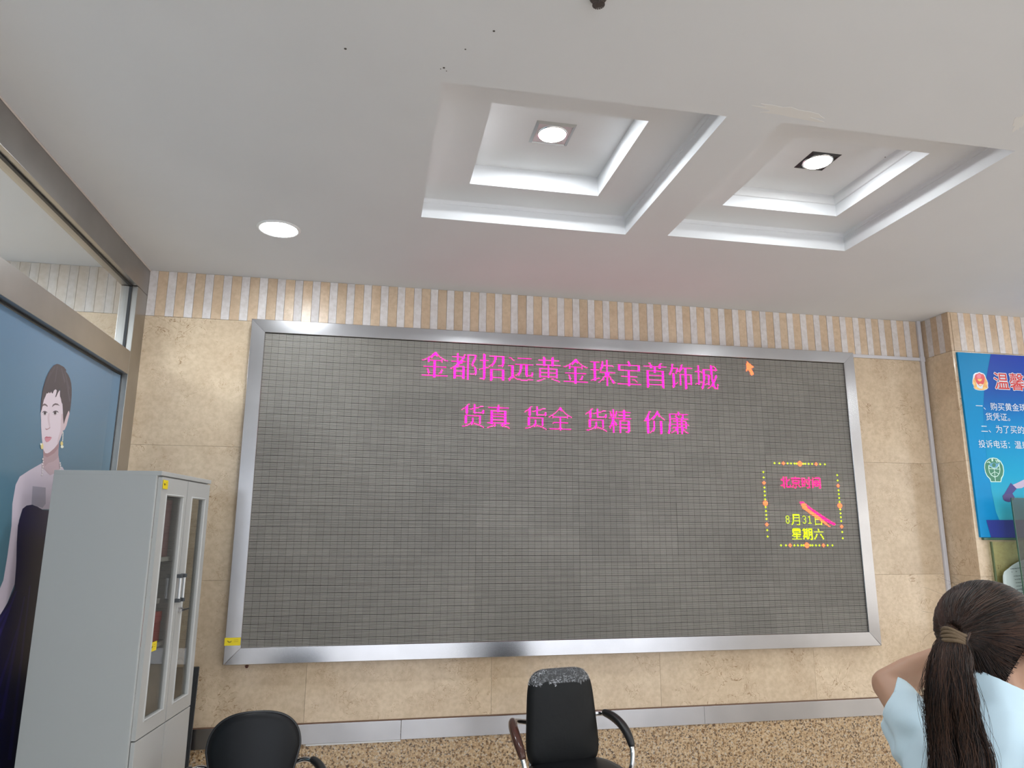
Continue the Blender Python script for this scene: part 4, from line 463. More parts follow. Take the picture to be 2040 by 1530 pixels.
wall = boxobj('wall_back', (-5.5, YW+.02, 0), (3.9, YW+.2, ZC), M_grout); tag(wall, kind='structure')
col = boxobj('wall_right_pier', (COL_X+.02, COL_Y+.02, 0), (7.5, YW+.2, ZC), M_grout); tag(col, kind='structure')
def panel(parent, name, a, b, m, bev=.0006):
    g = .0005
    return boxobj(name, (a[0]+(g if b[0]-a[0] > .03 else 0), a[1]+(g if b[1]-a[1] > .03 else 0), a[2]+g),
                  (b[0]-(g if b[0]-a[0] > .03 else 0), b[1]-(g if b[1]-a[1] > .03 else 0), b[2]-g), m, parent, bev)
ZROW = [2.811, 2.055, 1.310, .552]
vx = [-3.446, -2.407, -1.368, -.329, .710, 1.749, 2.788, COL_X]
for z1, z0 in zip(ZROW, ZROW[1:]):
    for x0, x1 in zip(vx, vx[1:]): panel(wall, 'marble_panel', (x0, YW, z0), (x1, YW+.02, z1), M_marble)
for x0, x1 in zip(vx, vx[1:]):
    panel(wall, 'granite_panel', (x0, YW, .02), (x1, YW+.02, .552), M_granite)
for z1, z0 in zip(ZROW, ZROW[1:]):     # pier: side and front
    panel(col, 'marble_panel', (COL_X, COL_Y+.02, z0), (COL_X+.02, YW, z1), M_marble)
    for k in range(4): panel(col, 'marble_panel', (COL_X+k*.9, COL_Y, z0), (COL_X+(k+1)*.9, COL_Y+.02, z1), M_marble)
panel(col, 'granite_panel', (COL_X, COL_Y, .02), (COL_X+3.6, COL_Y+.02, .552), M_granite)
# striped frieze: pale and beige strips set side by side
PER, WW = .1035, .0475
def stripes(parent, x0, x1, place, mw, mb, first=True):
    x = x0; w = first
    while x < x1 - .004:
        s = WW if w else PER - WW
        e = min(x + s, x1)
        place(parent, x, e, mw if w else mb, .0015 if w else 0)
        x = e; w = not w
def onwall(p, x, e, m, out):
    boxobj('stone_strip', (x+.0006, YW-out, 2.812), (e-.0006, YW+.02, ZC-.001), m, p, .0008)
stripes(wall, XL, COL_X, onwall, M_stripew, M_stripeb)
def onwall2(p, x, e, m, out):
    boxobj('stone_strip', (x+.0008, YW, 2.812), (e-.0008, YW+.02, ZC-.001), m, p, .0008)
stripes(wall, -3.446, XL-.06, onwall2, M_stripef, M_stripef)
def onside(p, y, e, m, out):
    boxobj('stone_strip', (COL_X-out, y+.0006, 2.812), (COL_X+.02, e-.0006, ZC-.001), m, p, .0008)
stripes(col, COL_Y+.056, YW, onside, M_stripew, M_stripeb)
boxobj('stone_strip', (COL_X, COL_Y+.0006, 2.812), (COL_X+.02, COL_Y+.0554, ZC-.001), M_stripeb, col, .0008)
def onfront(p, x, e, m, out):
    boxobj('stone_strip', (x+.0006, COL_Y-out, 2.812), (e-.0006, COL_Y+.02, ZC-.001), m, p, .0008)
stripes(col, COL_X+.022, COL_X+2.0, onfront, M_stripew, M_stripeb, False)
# steel band between marble and granite, in three lengths
band = empty('trim_1', (0, 0, 0), kind='structure')
for x0, x1 in ((XL+.06, .20), (.20, 2.02), (2.02, COL_X)):
    boxobj('steel_band', (x0+.0006, YW-.010, .446), (x1-.0006, YW, .547), M_steelx, band, .0015)
boxobj('caulk_line', (-.31, YW-.008, .436), (.20, YW, .446), mat('white_caulk', (.70, .69, .68), .6), band, .002)
boxobj('caulk_line', (XL+.06, YW-.007, .547), (COL_X, YW, .5525), mat('brown_sealant', (.16, .085, .05), .6), band)

# other walls of the hall (behind and beside the camera)
wr = boxobj('wall_right', (7.4, -4.5, 0), (7.5, YW, ZC), M_wallp); tag(wr, kind='structure')
wf = empty('wall_front', kind='structure')
for a, b in (((-5.5, -4.6, 0), (-1.0, -4.5, ZC)), ((5.8, -4.6, 0), (7.5, -4.5, ZC)), ((-1.0, -4.6, 2.6), (5.8, -4.5, ZC)), ((-1.0, -4.6, 0), (5.8, -4.5, .15))):
    boxobj('wall_section', a, b, M_wallp, wf)

# ---- steel and glass partition on the left
XG = -1.400
part = empty('wall_left', kind='structure')
def pbox(name, a, b, m, bev=.002): return boxobj(name, a, b, m, part, bev)
pbox('top_rail', (XG-.05, -4.5, 2.932), (XL, YW, ZC), M_steely)
pbox('middle_rail', (XG-.05, -4.5, 2.422), (XL, 4.1095, 2.552), M_steely)
pbox('end_post', (XG-.05, 4.111, 0), (XL, YW, 2.930), steel('brushed_steel_post', (.42, .40, .37), .34, 'z'))
pbox('bottom_rail', (XG-.05, -4.5, 0), (XL, 4.1095, .12), M_steely)
for y in (1.10, -1.9):
    pbox('post', (XG-.05, y, 0), (XL, y+.11, 2.4205), M_steely); pbox('post', (XG-.05, y, 2.5535), (XL, y+.11, 2.930), M_steely)
for y0, y1 in ((1.21, 4.111), (-1.79, 1.10)):
    for z0, z1 in ((2.552, 2.932), (.12, 2.422)):
        for a, b in (((XG-.004, y0, z1-.007), (XG+.010, y1, z1)), ((XG-.004, y0, z0), (XG+.010, y1, z0+.006)), ((XG-.004, y1-.006, z0), (XG+.010, y1, z1)), ((XG-.004, y0, z0), (XG+.010, y0+.006, z1))):
            boxobj('gasket', a, b, M_black, part)
    w = boxobj('transom_pane', (XG-.004, y0, 2.556), (XG+.002, y1, 2.928), M_glass, part)
    boxobj('lower_pane', (XG-.010, y0, .124), (XG-.004, y1, 2.418), M_glass, part)
bm = bmesh.new(); tube(bm, [(XL+.001, -.5 + .3*k, ZC-.004+.0015*math.sin(k*2.1)) for k in range(17)], .0045, 6)
obj('caulk_line', bm, mat('ceiling_caulk', (.62, .55, .51), .7), part)
# room beyond the partition
wl = boxobj('wall_far_left', (-3.55, -4.5, 0), (-3.45, YW, ZC), M_wallp); tag(wl, kind='structure')

# ================================================================ LAMPS
def lamp_round(x, y, label):
    t = empty('downlight', (x, y, ZC), label=label, cat='ceiling light')
    bm = bmesh.new(); ringmesh(bm, [(.088, -.002), (.094, -.007), (.102, -.006), (.108, 0)], (0, 0, 0)); obj('trim_ring', bm, mat('white_trim', (.8, .8, .8), .4), t, True)
    bm = bmesh.new(); disc(bm, (0, 0, -.004), .090, .003); obj('diffuser', bm, M_lamp, t)
lamp_round(-.536, 3.512, 'round flush ceiling light shining white on the plain ceiling at left')
# square spotlights in the coffers
def spot(x, y, z, r, wid, dark, label, rz=0):
    t = empty('spotlight', (x, y, z), rz, label=label, cat='ceiling light')
    m = mat('spot_frame_dark', (.06, .06, .065), .35, .6) if dark else mat('spot_frame_steel', (.45, .46, .47), .3, .8)
    h = wid/2; bm = bmesh.new()
    a = [(-h, -h), (h, -h), (h, h), (-h, h)]
    for w0, w1, z0, z1 in ((h, h-.012, 0, -.008), (h-.012, h-.016, -.008, -.002)):
        A = [bm.verts.new((sx*w0, sy*w0, z0)) for sx, sy in ((-1, -1), (1, -1), (1, 1), (-1, 1))]
        B = [bm.verts.new((sx*w1, sy*w1, z1)) for sx, sy in ((-1, -1), (1, -1), (1, 1), (-1, 1))]
        for k in range(4): bm.faces.new((A[k], A[(k+1) % 4], B[(k+1) % 4], B[k]))
    obj('frame', bm, m, t)
    bm = bmesh.new(); box(bm, (-h+.014, -h+.014, -.0035), (h-.014, h-.014, -.001)); obj('reflector_plate', bm, m if dark else mat('spot_plate', (.66, .68, .68), .35, .5), t)
    bm = bmesh.new(); ringmesh(bm, [(r, -.004), (r+.003, -.009), (r+.008, -.008), (r+.009, -.0035)], (0, 0, 0)); obj('lamp_ring', bm, M_chrome, t, True)
    bm = bmesh.new(); disc(bm, (0, 0, -.0075), r, .003); obj('lamp', bm, M_spot if dark else M_spot_bright, t)
spot(.694, 2.700, ZC+.198, .058, .175, False, 'square steel spotlight glowing inside the left ceiling coffer')
spot(1.966, 2.683, ZC+.198, .060, .150, True, 'square dark-framed spotlight glowing inside the right ceiling coffer')
# ceiling lamps added for ambient light behind and beside the camera, out of view
for x, y, wh in ((-.49, .6, 'just behind the camera near the steel partition'), (-.49, -1.6, 'far behind the camera near the steel partition'), (1.2, -.6, 'right behind the camera in the middle of the hall'),
                 (1.2, -2.8, 'before the shop front in the middle of the hall'), (3.2, -.6, 'behind the camera to the right'), (3.2, -2.8, 'before the shop front to the right'), (3.3, 1.6, 'above the floor to the right of the woman'),
                 (5.2, .8, 'in the right aisle, second from the pier'), (5.2, 2.8, 'in the right aisle before the notice board'), (5.2, -1.8, 'in the right aisle nearest the shop front')):
    t = empty('downlight', (x, y, ZC), label='added unseen ceiling fill light ' + wh, cat='ceiling light', group='added hall fill lights')
    bm = bmesh.new(); disc(bm, (0, 0, -.004), .090, .003); obj('diffuser', bm, M_lamp, t)
for x, y, wh in ((-2.5, 2.6, 'nearer the marble wall'), (-2.5, -1.4, 'farther from the marble wall')):  # extra lamps put in, out of view, to light the far room
    t = empty('downlight', (x, y, ZC), label='added unseen fill light in the room beyond the partition, ' + wh, cat='ceiling light', group='added far room fill lights')
    bm = bmesh.new(); disc(bm, (0, 0, -.004), .080, .003); obj('diffuser', bm, M_lamp, t)

# sprinkler head
spk = empty('sprinkler_head', (.569, 1.672, ZC), label='small dark metal sprinkler head on the ceiling at the top edge', cat='sprinkler')
M_spk = mat('sprinkler_metal', (.16, .15, .15), .35, .9)
bm = bmesh.new(); disc(bm, (0, 0, -.006), .022, .006, 24, .026); disc(bm, (0, 0, -.022), .006, .018, 12); obj('body', bm, M_spk, spk)
bm = bmesh.new(); disc(bm, (0, 0, -.023), .008, .002, 16)
for k in range(18):
    a = 2*PI*k/18; d = Vector((math.cos(a), math.sin(a), 0)); s = Vector((-d.y, d.x, 0))
    q = [d*.007 - s*.0012, d*.007 + s*.0012, d*.018 + s*.0022, d*.018 - s*.0022]
    lo = [bm.verts.new(v + Vector((0, 0, -.023))) for v in q]; hi = [bm.verts.new(v + Vector((0, 0, -.0215))) for v in q]
    bm.faces.new(lo); bm.faces.new(hi[::-1])
    for i in range(4): bm.faces.new((lo[i], hi[i], hi[(i+1) % 4], lo[(i+1) % 4]))
obj('deflector', bm, M_spk, spk)

# ================================================================ LED DISPLAY
SX0, SX1, SZ1, SZ0 = -.673, 3.140, 2.726, .963
YS = 4.212            # face of the display tiles
scr = empty('led_display', ((SX0+SX1)/2, YW, SZ0-.08), label='wide dark LED display in a brushed steel frame on the marble wall', cat='display')
def sloc(x, y, z): return (x-scr.location.x, y-scr.location.y, z-scr.location.z)
bm = bmesh.new(); box(bm, sloc(SX0-.02, 4.225, SZ0-.02), sloc(SX1+.02, YW-.001, SZ1+.02)); obj('housing', bm, M_black, scr)
# tile material: warm grey louvred mask, tone shifts a little from tile to tile and module to module
m, nt, p = nodes('led_mask'); M_tile = m
g = nt.nodes.new('ShaderNodeNewGeometry'); oi = nt.nodes.new('ShaderNodeObjectInfo')
sn = nt.nodes.new('ShaderNodeVectorMath'); sn.operation = 'SNAP'; sn.inputs[1].default_value = (3.813/96, 9, 1.763/44)
of = nt.nodes.new('ShaderNodeVectorMath'); of.inputs[1].default_value = (-SX0, 0, -SZ0); nt.links.new(g.outputs['Position'], of.inputs[0]); nt.links.new(of.outputs[0], sn.inputs[0])
wn = nt.nodes.new('ShaderNodeTexWhiteNoise'); wn.noise_dimensions = '3D'; nt.links.new(sn.outputs[0], wn.inputs['Vector'])
n2 = nt.nodes.new('ShaderNodeTexNoise'); n2.inputs['Scale'].default_value = 1.3; n2.inputs['Detail'].default_value = 3; nt.links.new(sn.outputs[0], n2.inputs['Vector'])
a1 = nt.nodes.new('ShaderNodeMapRange'); a1.inputs['To Min'].default_value = .95; a1.inputs['To Max'].default_value = 1.05; nt.links.new(wn.outputs['Value'], a1.inputs['Value'])
a2 = nt.nodes.new('ShaderNodeMapRange'); a2.inputs['To Min'].default_value = .94; a2.inputs['To Max'].default_value = 1.06; nt.links.new(oi.outputs['Random'], a2.inputs['Value'])
a3 = nt.nodes.new('ShaderNodeMapRange'); a3.inputs['From Min'].default_value = .35; a3.inputs['From Max'].default_value = .65; a3.inputs['To Min'].default_value = .92; a3.inputs['To Max'].default_value = 1.08; nt.links.new(n2.outputs['Fac'], a3.inputs['Value'])
mm = nt.nodes.new('ShaderNodeMath'); mm.operation = 'MULTIPLY'; nt.links.new(a1.outputs[0], mm.inputs[0]); nt.links.new(a2.outputs[0], mm.inputs[1])
m3 = nt.nodes.new('ShaderNodeMath'); m3.operation = 'MULTIPLY'; nt.links.new(mm.outputs[0], m3.inputs[0]); nt.links.new(a3.outputs[0], m3.inputs[1])
vs = nt.nodes.new('ShaderNodeVectorMath'); vs.operation = 'SCALE'; vs.inputs[0].default_value = (.295, .272, .240)
nt.links.new(m3.outputs[0], vs.inputs['Scale']); nt.links.new(vs.outputs[0], p.inputs['Base Color']); p.inputs['Roughness'].default_value = .42
M_slot = mat('led_slot', (.016, .015, .013), .9, spec=.0)
MW, MH = 3.813/12, 1.763/11
def module_mesh():
    bm = bmesh.new()
    box(bm, (0.0007, .0045, 0.0007), (MW-.0007, .012, MH-.0007), mi=1)
    tw, th = MW/8, MH/4
    for i in range(8):
        for j in range(4):
            x0, x1 = i*tw+.0004, (i+1)*tw-.0004
            for k in range(5):      # louvres of one 8 x 8 block of lamps
                z0 = j*th+.0004+k*(th-.0012)/5
                z1 = z0+(th-.0012)/5*.72
                v = [bm.verts.new(q) for q in ((x0, .0045, z0), (x1, .0045, z0), (x1, 0, z0+.0008), (x0, 0, z0+.0008), (x1, 0, z1), (x0, 0, z1), (x1, .0045, z1), (x0, .0045, z1))]
                bm.faces.new((v[0], v[1], v[2], v[3])); bm.faces.new((v[3], v[2], v[4], v[5])); bm.faces.new((v[5], v[4], v[6], v[7]))
                bm.faces.new((v[1], v[6], v[4], v[2])).material_index = 1; bm.faces.new((v[0], v[3], v[5], v[7])).material_index = 1
    me = bpy.data.meshes.new('led_module'); bm.to_mesh(me); bm.free(); me.materials.append(M_tile); me.materials.append(M_slot)
    return me
mod = module_mesh()
rnd = random.Random(3)
for i in range(12):
    for j in range(11):
        inst('led_module', mod, scr, sloc(SX0+i*MW, YS+rnd.uniform(-.0008, .0008), SZ0+j*MH))
# steel frame, four mitred rails
YF = 4.198
def rail(name, pts_out, pts_in, m):
    # pts: two ends outer edge, two ends inner edge (x,z)
    (ax, az), (bx, bz) = pts_out; (cx, cz), (dx, dz) = pts_in
    f = .004
    P = [(ax, YW-.0005, az), (bx, YW-.0005, bz), (bx, YF+.006, bz), (ax, YF+.006, az)]
    ix = lambda a, c, t: a + (c-a)*t
    Q = [(ix(bx, dx, .05), YF, ix(bz, dz, .05)), (ix(ax, cx, .05), YF, ix(az, cz, .05)),
         (ix(bx, dx, .97), YF+.002, ix(bz, dz, .97)), (ix(ax, cx, .97), YF+.002, ix(az, cz, .97)),
         (dx, YF+.005, dz), (cx, YF+.005, cz), (dx, YW-.0005, dz), (cx, YW-.0005, cz)]
    V = [Vector(sloc(*q)) for q in P+Q]
    bm = bmesh.new(); v = [bm.verts.new(q) for q in V]
    for f_ in ((0, 1, 2, 3), (3, 2, 4, 5), (5, 4, 6, 7), (7, 6, 8, 9), (9, 8, 10, 11), (11, 10, 1, 0), (0, 3, 5, 7, 9, 11), (1, 10, 8, 6, 4, 2)): bm.faces.new([v[k] for k in f_])
    bmesh.ops.recalc_face_normals(bm, faces=bm.faces)
    return obj(name, bm, m, scr)
ox0, ox1, oz0, oz1 = -.755, 3.220, .875, 2.806
e = .0006
rail('frame_rail', ((ox0, oz1), (ox1, oz1)), ((SX0+e, SZ1), (SX1-e, SZ1)), M_steelx)
rail('frame_rail', ((ox0, oz0), (ox1, oz0)), ((SX0+e, SZ0), (SX1-e, SZ0)), M_steelx)
rail('frame_rail', ((ox0-.004, oz0+e), (ox0, oz1-e)), ((SX0, SZ0+e), (SX0, SZ1-e)), M_steelz)
rail('frame_rail', ((ox1+.004, oz0+e), (ox1, oz1-e)), ((SX1, SZ0+e), (SX1, SZ1-e)), M_steelz)
# lit lamps of the display
M_mag = emis('led_magenta', (1.0, .003, .21), LED); M_pnk = emis('led_red', (1.0, .004, .10), LED)
M_org = emis('led_orange', (1.0, .095, .030), LED); M_grn = emis('led_yellow_green', (.42, .62, .0), LED*.6)
PXX, PZZ = 3.813/768, 1.763/352
def lit(name, m, label=None, dy=0, shrink=.13):
    dots = [(r, c+k) for r, c, n in (tuple(map(int, u.split(','))) for u in LIT[name].split(';')) for k in range(n)]
    if name.startswith('border'):       # every cross and diamond of the border is a mark of its own
        left = set(dots)
        while left:
            st = [left.pop()]; comp = []
            while st:
                a, b = st.pop(); comp.append((a, b))
                for q in [(a+i, b+j) for i in (-1, 0, 1) for j in (-1, 0, 1)]:
                    if q in left: left.remove(q); st.append(q)
            dotmesh(name[:-1] if name.endswith('s') else name, comp, m, None, shrink)
        return
    dotmesh(name, dots, m, label, shrink)
def dotmesh(name, dots, m, label, shrink, dy=0):
    vs_, fs_ = [], []
    for r, c in dots:
        for k in (0,):
            x0 = SX0+(c+k+shrink)*PXX; x1 = SX0+(c+k+1-shrink)*PXX; z1 = SZ1-(r+shrink)*PZZ; z0 = SZ1-(r+1-shrink)*PZZ
            b = len(vs_); y = YS-.0022-dy
            vs_ += [sloc(x0, y, z0), sloc(x1, y, z0), sloc(x1, y, z1), sloc(x0, y, z1), sloc((x0+x1)/2, y-.0012, (z0+z1)/2)]
            fs_ += [(b, b+1, b+4), (b+1, b+2, b+4), (b+2, b+3, b+4), (b+3, b, b+4)]
    o = obj(name, (vs_, [], fs_), m, scr)
    if label: o['label'] = label
lit('title_text', M_mag, 'lit magenta title line of Chinese characters'); lit('slogan_text', M_mag, 'lit magenta second line of Chinese characters')
lit('cursor_arrow', M_org, 'lit orange mouse arrow'); lit('clock_heading', M_pnk, 'lit pink-red clock heading')
lit('date_text', M_grn, 'lit green date'); lit('weekday_text', M_grn, 'lit green weekday')
lit('border_crosses', M_grn, 'lit green crosses round the clock'); lit('border_diamonds', M_org, 'lit orange diamonds round the clock')
lit('minute_hand', M_pnk, 'lit pink clock hand'); lit('hour_hand', M_org, 'lit orange clock hand')
# rusty bracket end below the frame
bm = bmesh.new(); disc(bm, (0, 0, -.018), .007, .022, 10); disc(bm, (0, 0, -.010), .011, .004, 6)
obj('bracket_bolt', bm, mat('rusty_bolt', (.10, .03, .02), .7), scr, loc=sloc(-.64, 4.235, oz0-.003))

# ================================================================ TRUNKING
tr = empty('cable_trunking', (3.838, YW, 1.0), label='white plastic cable trunking running along the wall corner beside the display', cat='trunking')
M_trunk = mat('trunking_plastic', (.60, .58, .60), .4)
def tloc(x, y, z): return (x-3.838, y-YW, z-1.0)
for n_, a, b in (('vertical_run', (3.812, YW-.018, .548), (3.840, YW, ZC)), ('horizontal_run', (3.222, YW-.014, 2.792), (3.8125, YW, 2.815))):
    bm = bmesh.new(); box(bm, tloc(*a), tloc(*b), .003); obj(n_, bm, M_trunk, tr)
bm = bmesh.new(); box(bm, tloc(3.806, YW-.020, 2.786), tloc(3.845, YW-.001, 2.822), .003); obj('junction_cap', bm, M_trunk, tr)
# ================================================================ PRINTED FILM ON THE LEFT PARTITION
def flatpoly(pts, place, th, front):
    """thin printed shape: pts 2-D, place(u, v, depth) -> 3-D"""
    from mathutils.geometry import tessellate_polygon
    tris = tessellate_polygon([[Vector((a, b, 0)) for a, b in pts]])
    n = len(pts)
    vs_ = [place(a, b, front) for a, b in pts] + [place(a, b, front+th) for a, b in pts]
    fs_ = [tuple(t) for t in tris] + [(i, (i+1) % n, n+(i+1) % n, n+i) for i in range(n)]
    return vs_, [], fs_
pf = empty('poster_film', (XG+.004, 2.6, 1.2), label='large blue advertising film of a short-haired woman in a dark gown on the left partition', cat='poster')
def fl(x, y, z): return (x-pf.location.x, y-pf.location.y, z-pf.location.z)
m, nt, p = nodes('film_blue'); g = nt.nodes.new('ShaderNodeNewGeometry'); s = nt.nodes.new('ShaderNodeSeparateXYZ'); nt.links.new(g.outputs['Position'], s.inputs[0])
r = nt.nodes.new('ShaderNodeMapRange'); r.inputs['From Min'].default_value = .6; r.inputs['From Max'].default_value = 2.42; nt.links.new(s.outputs[2], r.inputs['Value'])
nt.links.new(ramp(nt, r.outputs[0], [(0, (.055, .14, .16)), (.55, (.075, .17, .225)), (1, (.115, .215, .34))]), p.inputs['Base Color']); p.inputs['Roughness'].default_value = .28
M_film = m
# the film stops short of the frame and lifts a little at its right edge
bm = bmesh.new(); ny = 30
rows = []
for k in range(ny+1):
    y = 1.22 + (4.100-1.22)*k/ny
    lift = .006*math.exp(-((y-4.10)/.03)**2)
    rows.append([bm.verts.new(fl(XG+.0005+lift+d, y, z)) for z in (.13, 2.412) for d in (0, .001)])
for a, b in zip(rows, rows[1:]):
    bm.faces.new((a[1], b[1], b[3], a[3])); bm.faces.new((a[0], a[2], b[2], b[0]))
obj('film_sheet', bm, M_film, pf)
pm = {}
def pmat(c, rough=.3):
    if c not in pm: pm[c] = mat('print_colour', c, rough)
    return pm[c]
for i, (n_, c, pts) in enumerate(LEFT_PRINT):
    obj(n_, flatpoly(pts, lambda a, b, d: fl(XG+.0016+d, a, b), .00003, .00004*i), pmat(c), pf)

# ================================================================ NOTICE BOARD ON THE PIER
nb = empty('notice_board', (4.6, COL_Y+.0, 1.55), label='bright blue printed notice board with Chinese lettering and round emblem on the pier', cat='notice board')
def nl(x, y, z): return (x+.0155-nb.location.x, y-nb.location.y, z-nb.location.z)
YN = 4.0145
m, nt, p = nodes('board_print'); g = nt.nodes.new('ShaderNodeNewGeometry'); s = nt.nodes.new('ShaderNodeSeparateXYZ'); nt.links.new(g.outputs['Position'], s.inputs[0])
r = nt.nodes.new('ShaderNodeMapRange'); r.inputs['From Min'].default_value = 1.55; r.inputs['From Max'].default_value = 2.8; nt.links.new(s.outputs[2], r.inputs['Value'])
nt.links.new(ramp(nt, r.outputs[0], [(0, (.002, .27, .60)), (.5, (.002, .29, .62)), (1, (.002, .24, .52))]), p.inputs['Base Color']); p.inputs['Roughness'].default_value = .4; p.inputs['Specular IOR Level'].default_value = .2
M_board = m
def gradmat(name, stops):
    m, nt, p = nodes(name); g = nt.nodes.new('ShaderNodeNewGeometry'); s = nt.nodes.new('ShaderNodeSeparateXYZ'); nt.links.new(g.outputs['Position'], s.inputs[0])
    r = nt.nodes.new('ShaderNodeMapRange'); r.inputs['From Min'].default_value = 1.55; r.inputs['From Max'].default_value = 2.8; nt.links.new(s.outputs[2], r.inputs['Value'])
    nt.links.new(ramp(nt, r.outputs[0], stops), p.inputs['Base Color']); p.inputs['Roughness'].default_value = .4; p.inputs['Specular IOR Level'].default_value = .2; return m
M_center = gradmat('board_print_centre', [(0, (.10, .52, .66)), (.12, (.055, .48, .62)), (.33, (.003, .37, .62)), (.60, (.002, .25, .58)), (.72, (.006, .14, .48)), (.80, (.012, .09, .42)), (1, (.016, .05, .40))])
bm = bmesh.new(); box(bm, nl(3.868, YN+.0004, 1.556), nl(5.70, COL_Y, 2.799), .0015); obj('board_panel', bm, M_board, nb)
cen = [(4.036, 1.640)]+[(4.008, 1.72), (3.995, 1.85), (3.992, 2.00), (3.993, 2.12), (4.000, 2.25), (4.014, 2.40), (4.045, 2.55), (4.085, 2.66), (4.135, 2.7975), (5.70, 2.7975), (5.70, 1.640)]
obj('print_centre', flatpoly(cen, lambda a, b, d: nl(a, YN-d, b), .0002, 0), M_center, nb)
for i, (n_, c, pts) in enumerate(RIGHT_PRINT):
    if n_ == 'upper_blue': continue
    obj(n_, flatpoly(pts, lambda a, b, d: nl(a, YN-d, b), .00003, .0003+.00004*i), pmat(c), nb)
def text(name, s, x, z, size, m, parent, loc, yy, bold=0, ext=.00005, sx=1, label=None):
    grow = bold; bold = 0
    c = bpy.data.curves.new(name, 'FONT'); c.body = s; c.size = size; c.offset = bold; c.extrude = ext; c.resolution_u = 3
    o = bpy.data.objects.new(name, c); C.objects.link(o)
    dg = bpy.context.evaluated_depsgraph_get(); me = bpy.data.meshes.new_from_object(o.evaluated_get(dg))
    bpy.data.objects.remove(o); bpy.data.curves.remove(c)
    if grow:        # heavier strokes: the outline repeated round a small circle
        b2 = bmesh.new()
        for k in range(12):
            n0 = len(b2.verts); b2.from_mesh(me); b2.verts.ensure_lookup_table()
            for v in b2.verts[n0:]: v.co += Vector((math.cos(PI*k/6)*grow, math.sin(PI*k/6)*grow, -.000004*k))
        b2.to_mesh(me); b2.free()
    me.name = name; me.materials.clear(); me.materials.append(m)
    for v in me.vertices:
        a, b = v.co.x*sx, v.co.y; v.co = Vector(loc(x+a, yy, z+b)) + Vector((0, -v.co.z, 0))
    o = bpy.data.objects.new(name, me); C.objects.link(o); o.parent = parent
    if label: o['label'] = label
    return o
M_white = mat('print_white', (.78, .84, .90), .35); M_redp = mat('print_red', (.62, .02, .02), .35)
yt = YN-.0024
text('heading_outline', '温馨提示', 4.126, 2.560, .128, M_white, nb, nl, yt, .0055, sx=.98, label='white outline of the red heading')
text('heading', '温馨提示', 4.126, 2.560, .128, M_redp, nb, nl, yt-.0006, .0012, sx=.98, label='red heading characters')
text('notice_line', '一、购买黄金珠宝首饰必', 3.955, 2.406, .058, M_white, nb, nl, yt, .0)
text('notice_line', '货凭证。', 4.022, 2.335, .058, M_white, nb, nl, yt, .0)
text('notice_line', '二、为了买的放心，请', 3.972, 2.251, .058, M_white, nb, nl, yt, .0)
text('notice_line', '投诉电话：温泉市场监督', 3.938, 2.148, .057, M_white, nb, nl, yt, .0)
# edge glass strip under the board
bm = bmesh.new(); box(bm, nl(3.885, 4.008, 1.540), nl(5.70, COL_Y-.001, 1.555), .002); obj('bottom_edge', bm, M_gedge, nb)

# glass-fronted frame below it with a paper certificate
gp = empty('glass_case_front', (4.6, COL_Y, .9), label='greenish glass sheet fixed to the pier below the blue notice board', cat='glass')
def gl_(x, y, z): return (x-4.6, y-COL_Y, z-.9)
bm = bmesh.new(); box(bm, gl_(3.950, 4.000, .30), gl_(5.6, 4.008, 1.530)); obj('pane', bm, M_gglass, gp)
bm = bmesh.new(); box(bm, gl_(3.940, 3.998, .30), gl_(3.9495, 4.010, 1.530), .001); obj('pane_edge', bm, mat('glass_edge_olive', (.10, .14, .06), .2), gp)
for x in (4.2, 5.1):
    bm = bmesh.new(); tube(bm, [(x-4.6, -.030, .58), (x-4.6, 0, .58)], .008, 12); obj('standoff', bm, M_chrome, gp)
cert = empty('paper_certificate', (4.13, 3.994, 1.25), label='white printed paper certificate with curled corner on the glass below the notice board', cat='paper')
m, nt, p = nodes('certificate_paper'); p.inputs['Base Color'].default_value = (.60, .68, .66, 1); p.inputs['Roughness'].default_value = .6; M_paper = m
bm = bmesh.new(); n = 12; gr = []
for i in range(n+1):
    rr = []
    for j in range(n+1):
        u, v = i/n, j/n
        du = .016*(1-u)**2*(abs(v-.5)*2)**6*1.5
        x = -.150 + .42*u + .022*math.sin(v*PI)*(1-u)*-.6 + du*2; z = .165 - .42*v - .055*(1-u)**3*(1-v)**4*1.0 + .035*u*(1-v)
        y = -.0015 - .018*(1-u)**4*(.4+.6*math.sin(v*PI))
        rr.append(bm.verts.new((x, y, z)))
    gr.append(rr)
for i in range(n):
    for j in range(n): bm.faces.new((gr[i][j], gr[i+1][j], gr[i+1][j+1], gr[i][j+1]))
sh = obj('sheet', bm, M_paper, cert, True)
sol = sh.modifiers.new('t', 'SOLIDIFY'); sol.thickness = .0008
M_ink = mat('grey_ink', (.16, .20, .20), .7)
bm = bmesh.new()
rnd = random.Random(5)
rows_ = [(.115, -.085, .10)]+[(.095, -.08+.035*k, -.07+.035*k) for k in range(4)]+[(.068-.021*k, -.10+rnd.uniform(0, .03), .02+rnd.uniform(0, .22)) for k in range(9)]
for z, x0, x1 in rows_:
    x = x0
    while x < x1-.004:
        w_ = min(rnd.uniform(.006, .02), x1-x); box(bm, (x, -.0080, z-.0018+.08*x), (x+w_, -.0072, z+.0018+.08*x)); x += w_+.003
obj('printed_lines', bm, M_ink, cert)
bm = bmesh.new(); v = [bm.verts.new(q) for q in ((-.02, -.0074, -.03), (.03, -.0074, -.03), (.005, -.0074, .03))]; bm.faces.new(v); obj('watermark', bm, mat('watermark', (.33, .45, .44), .7), cert)

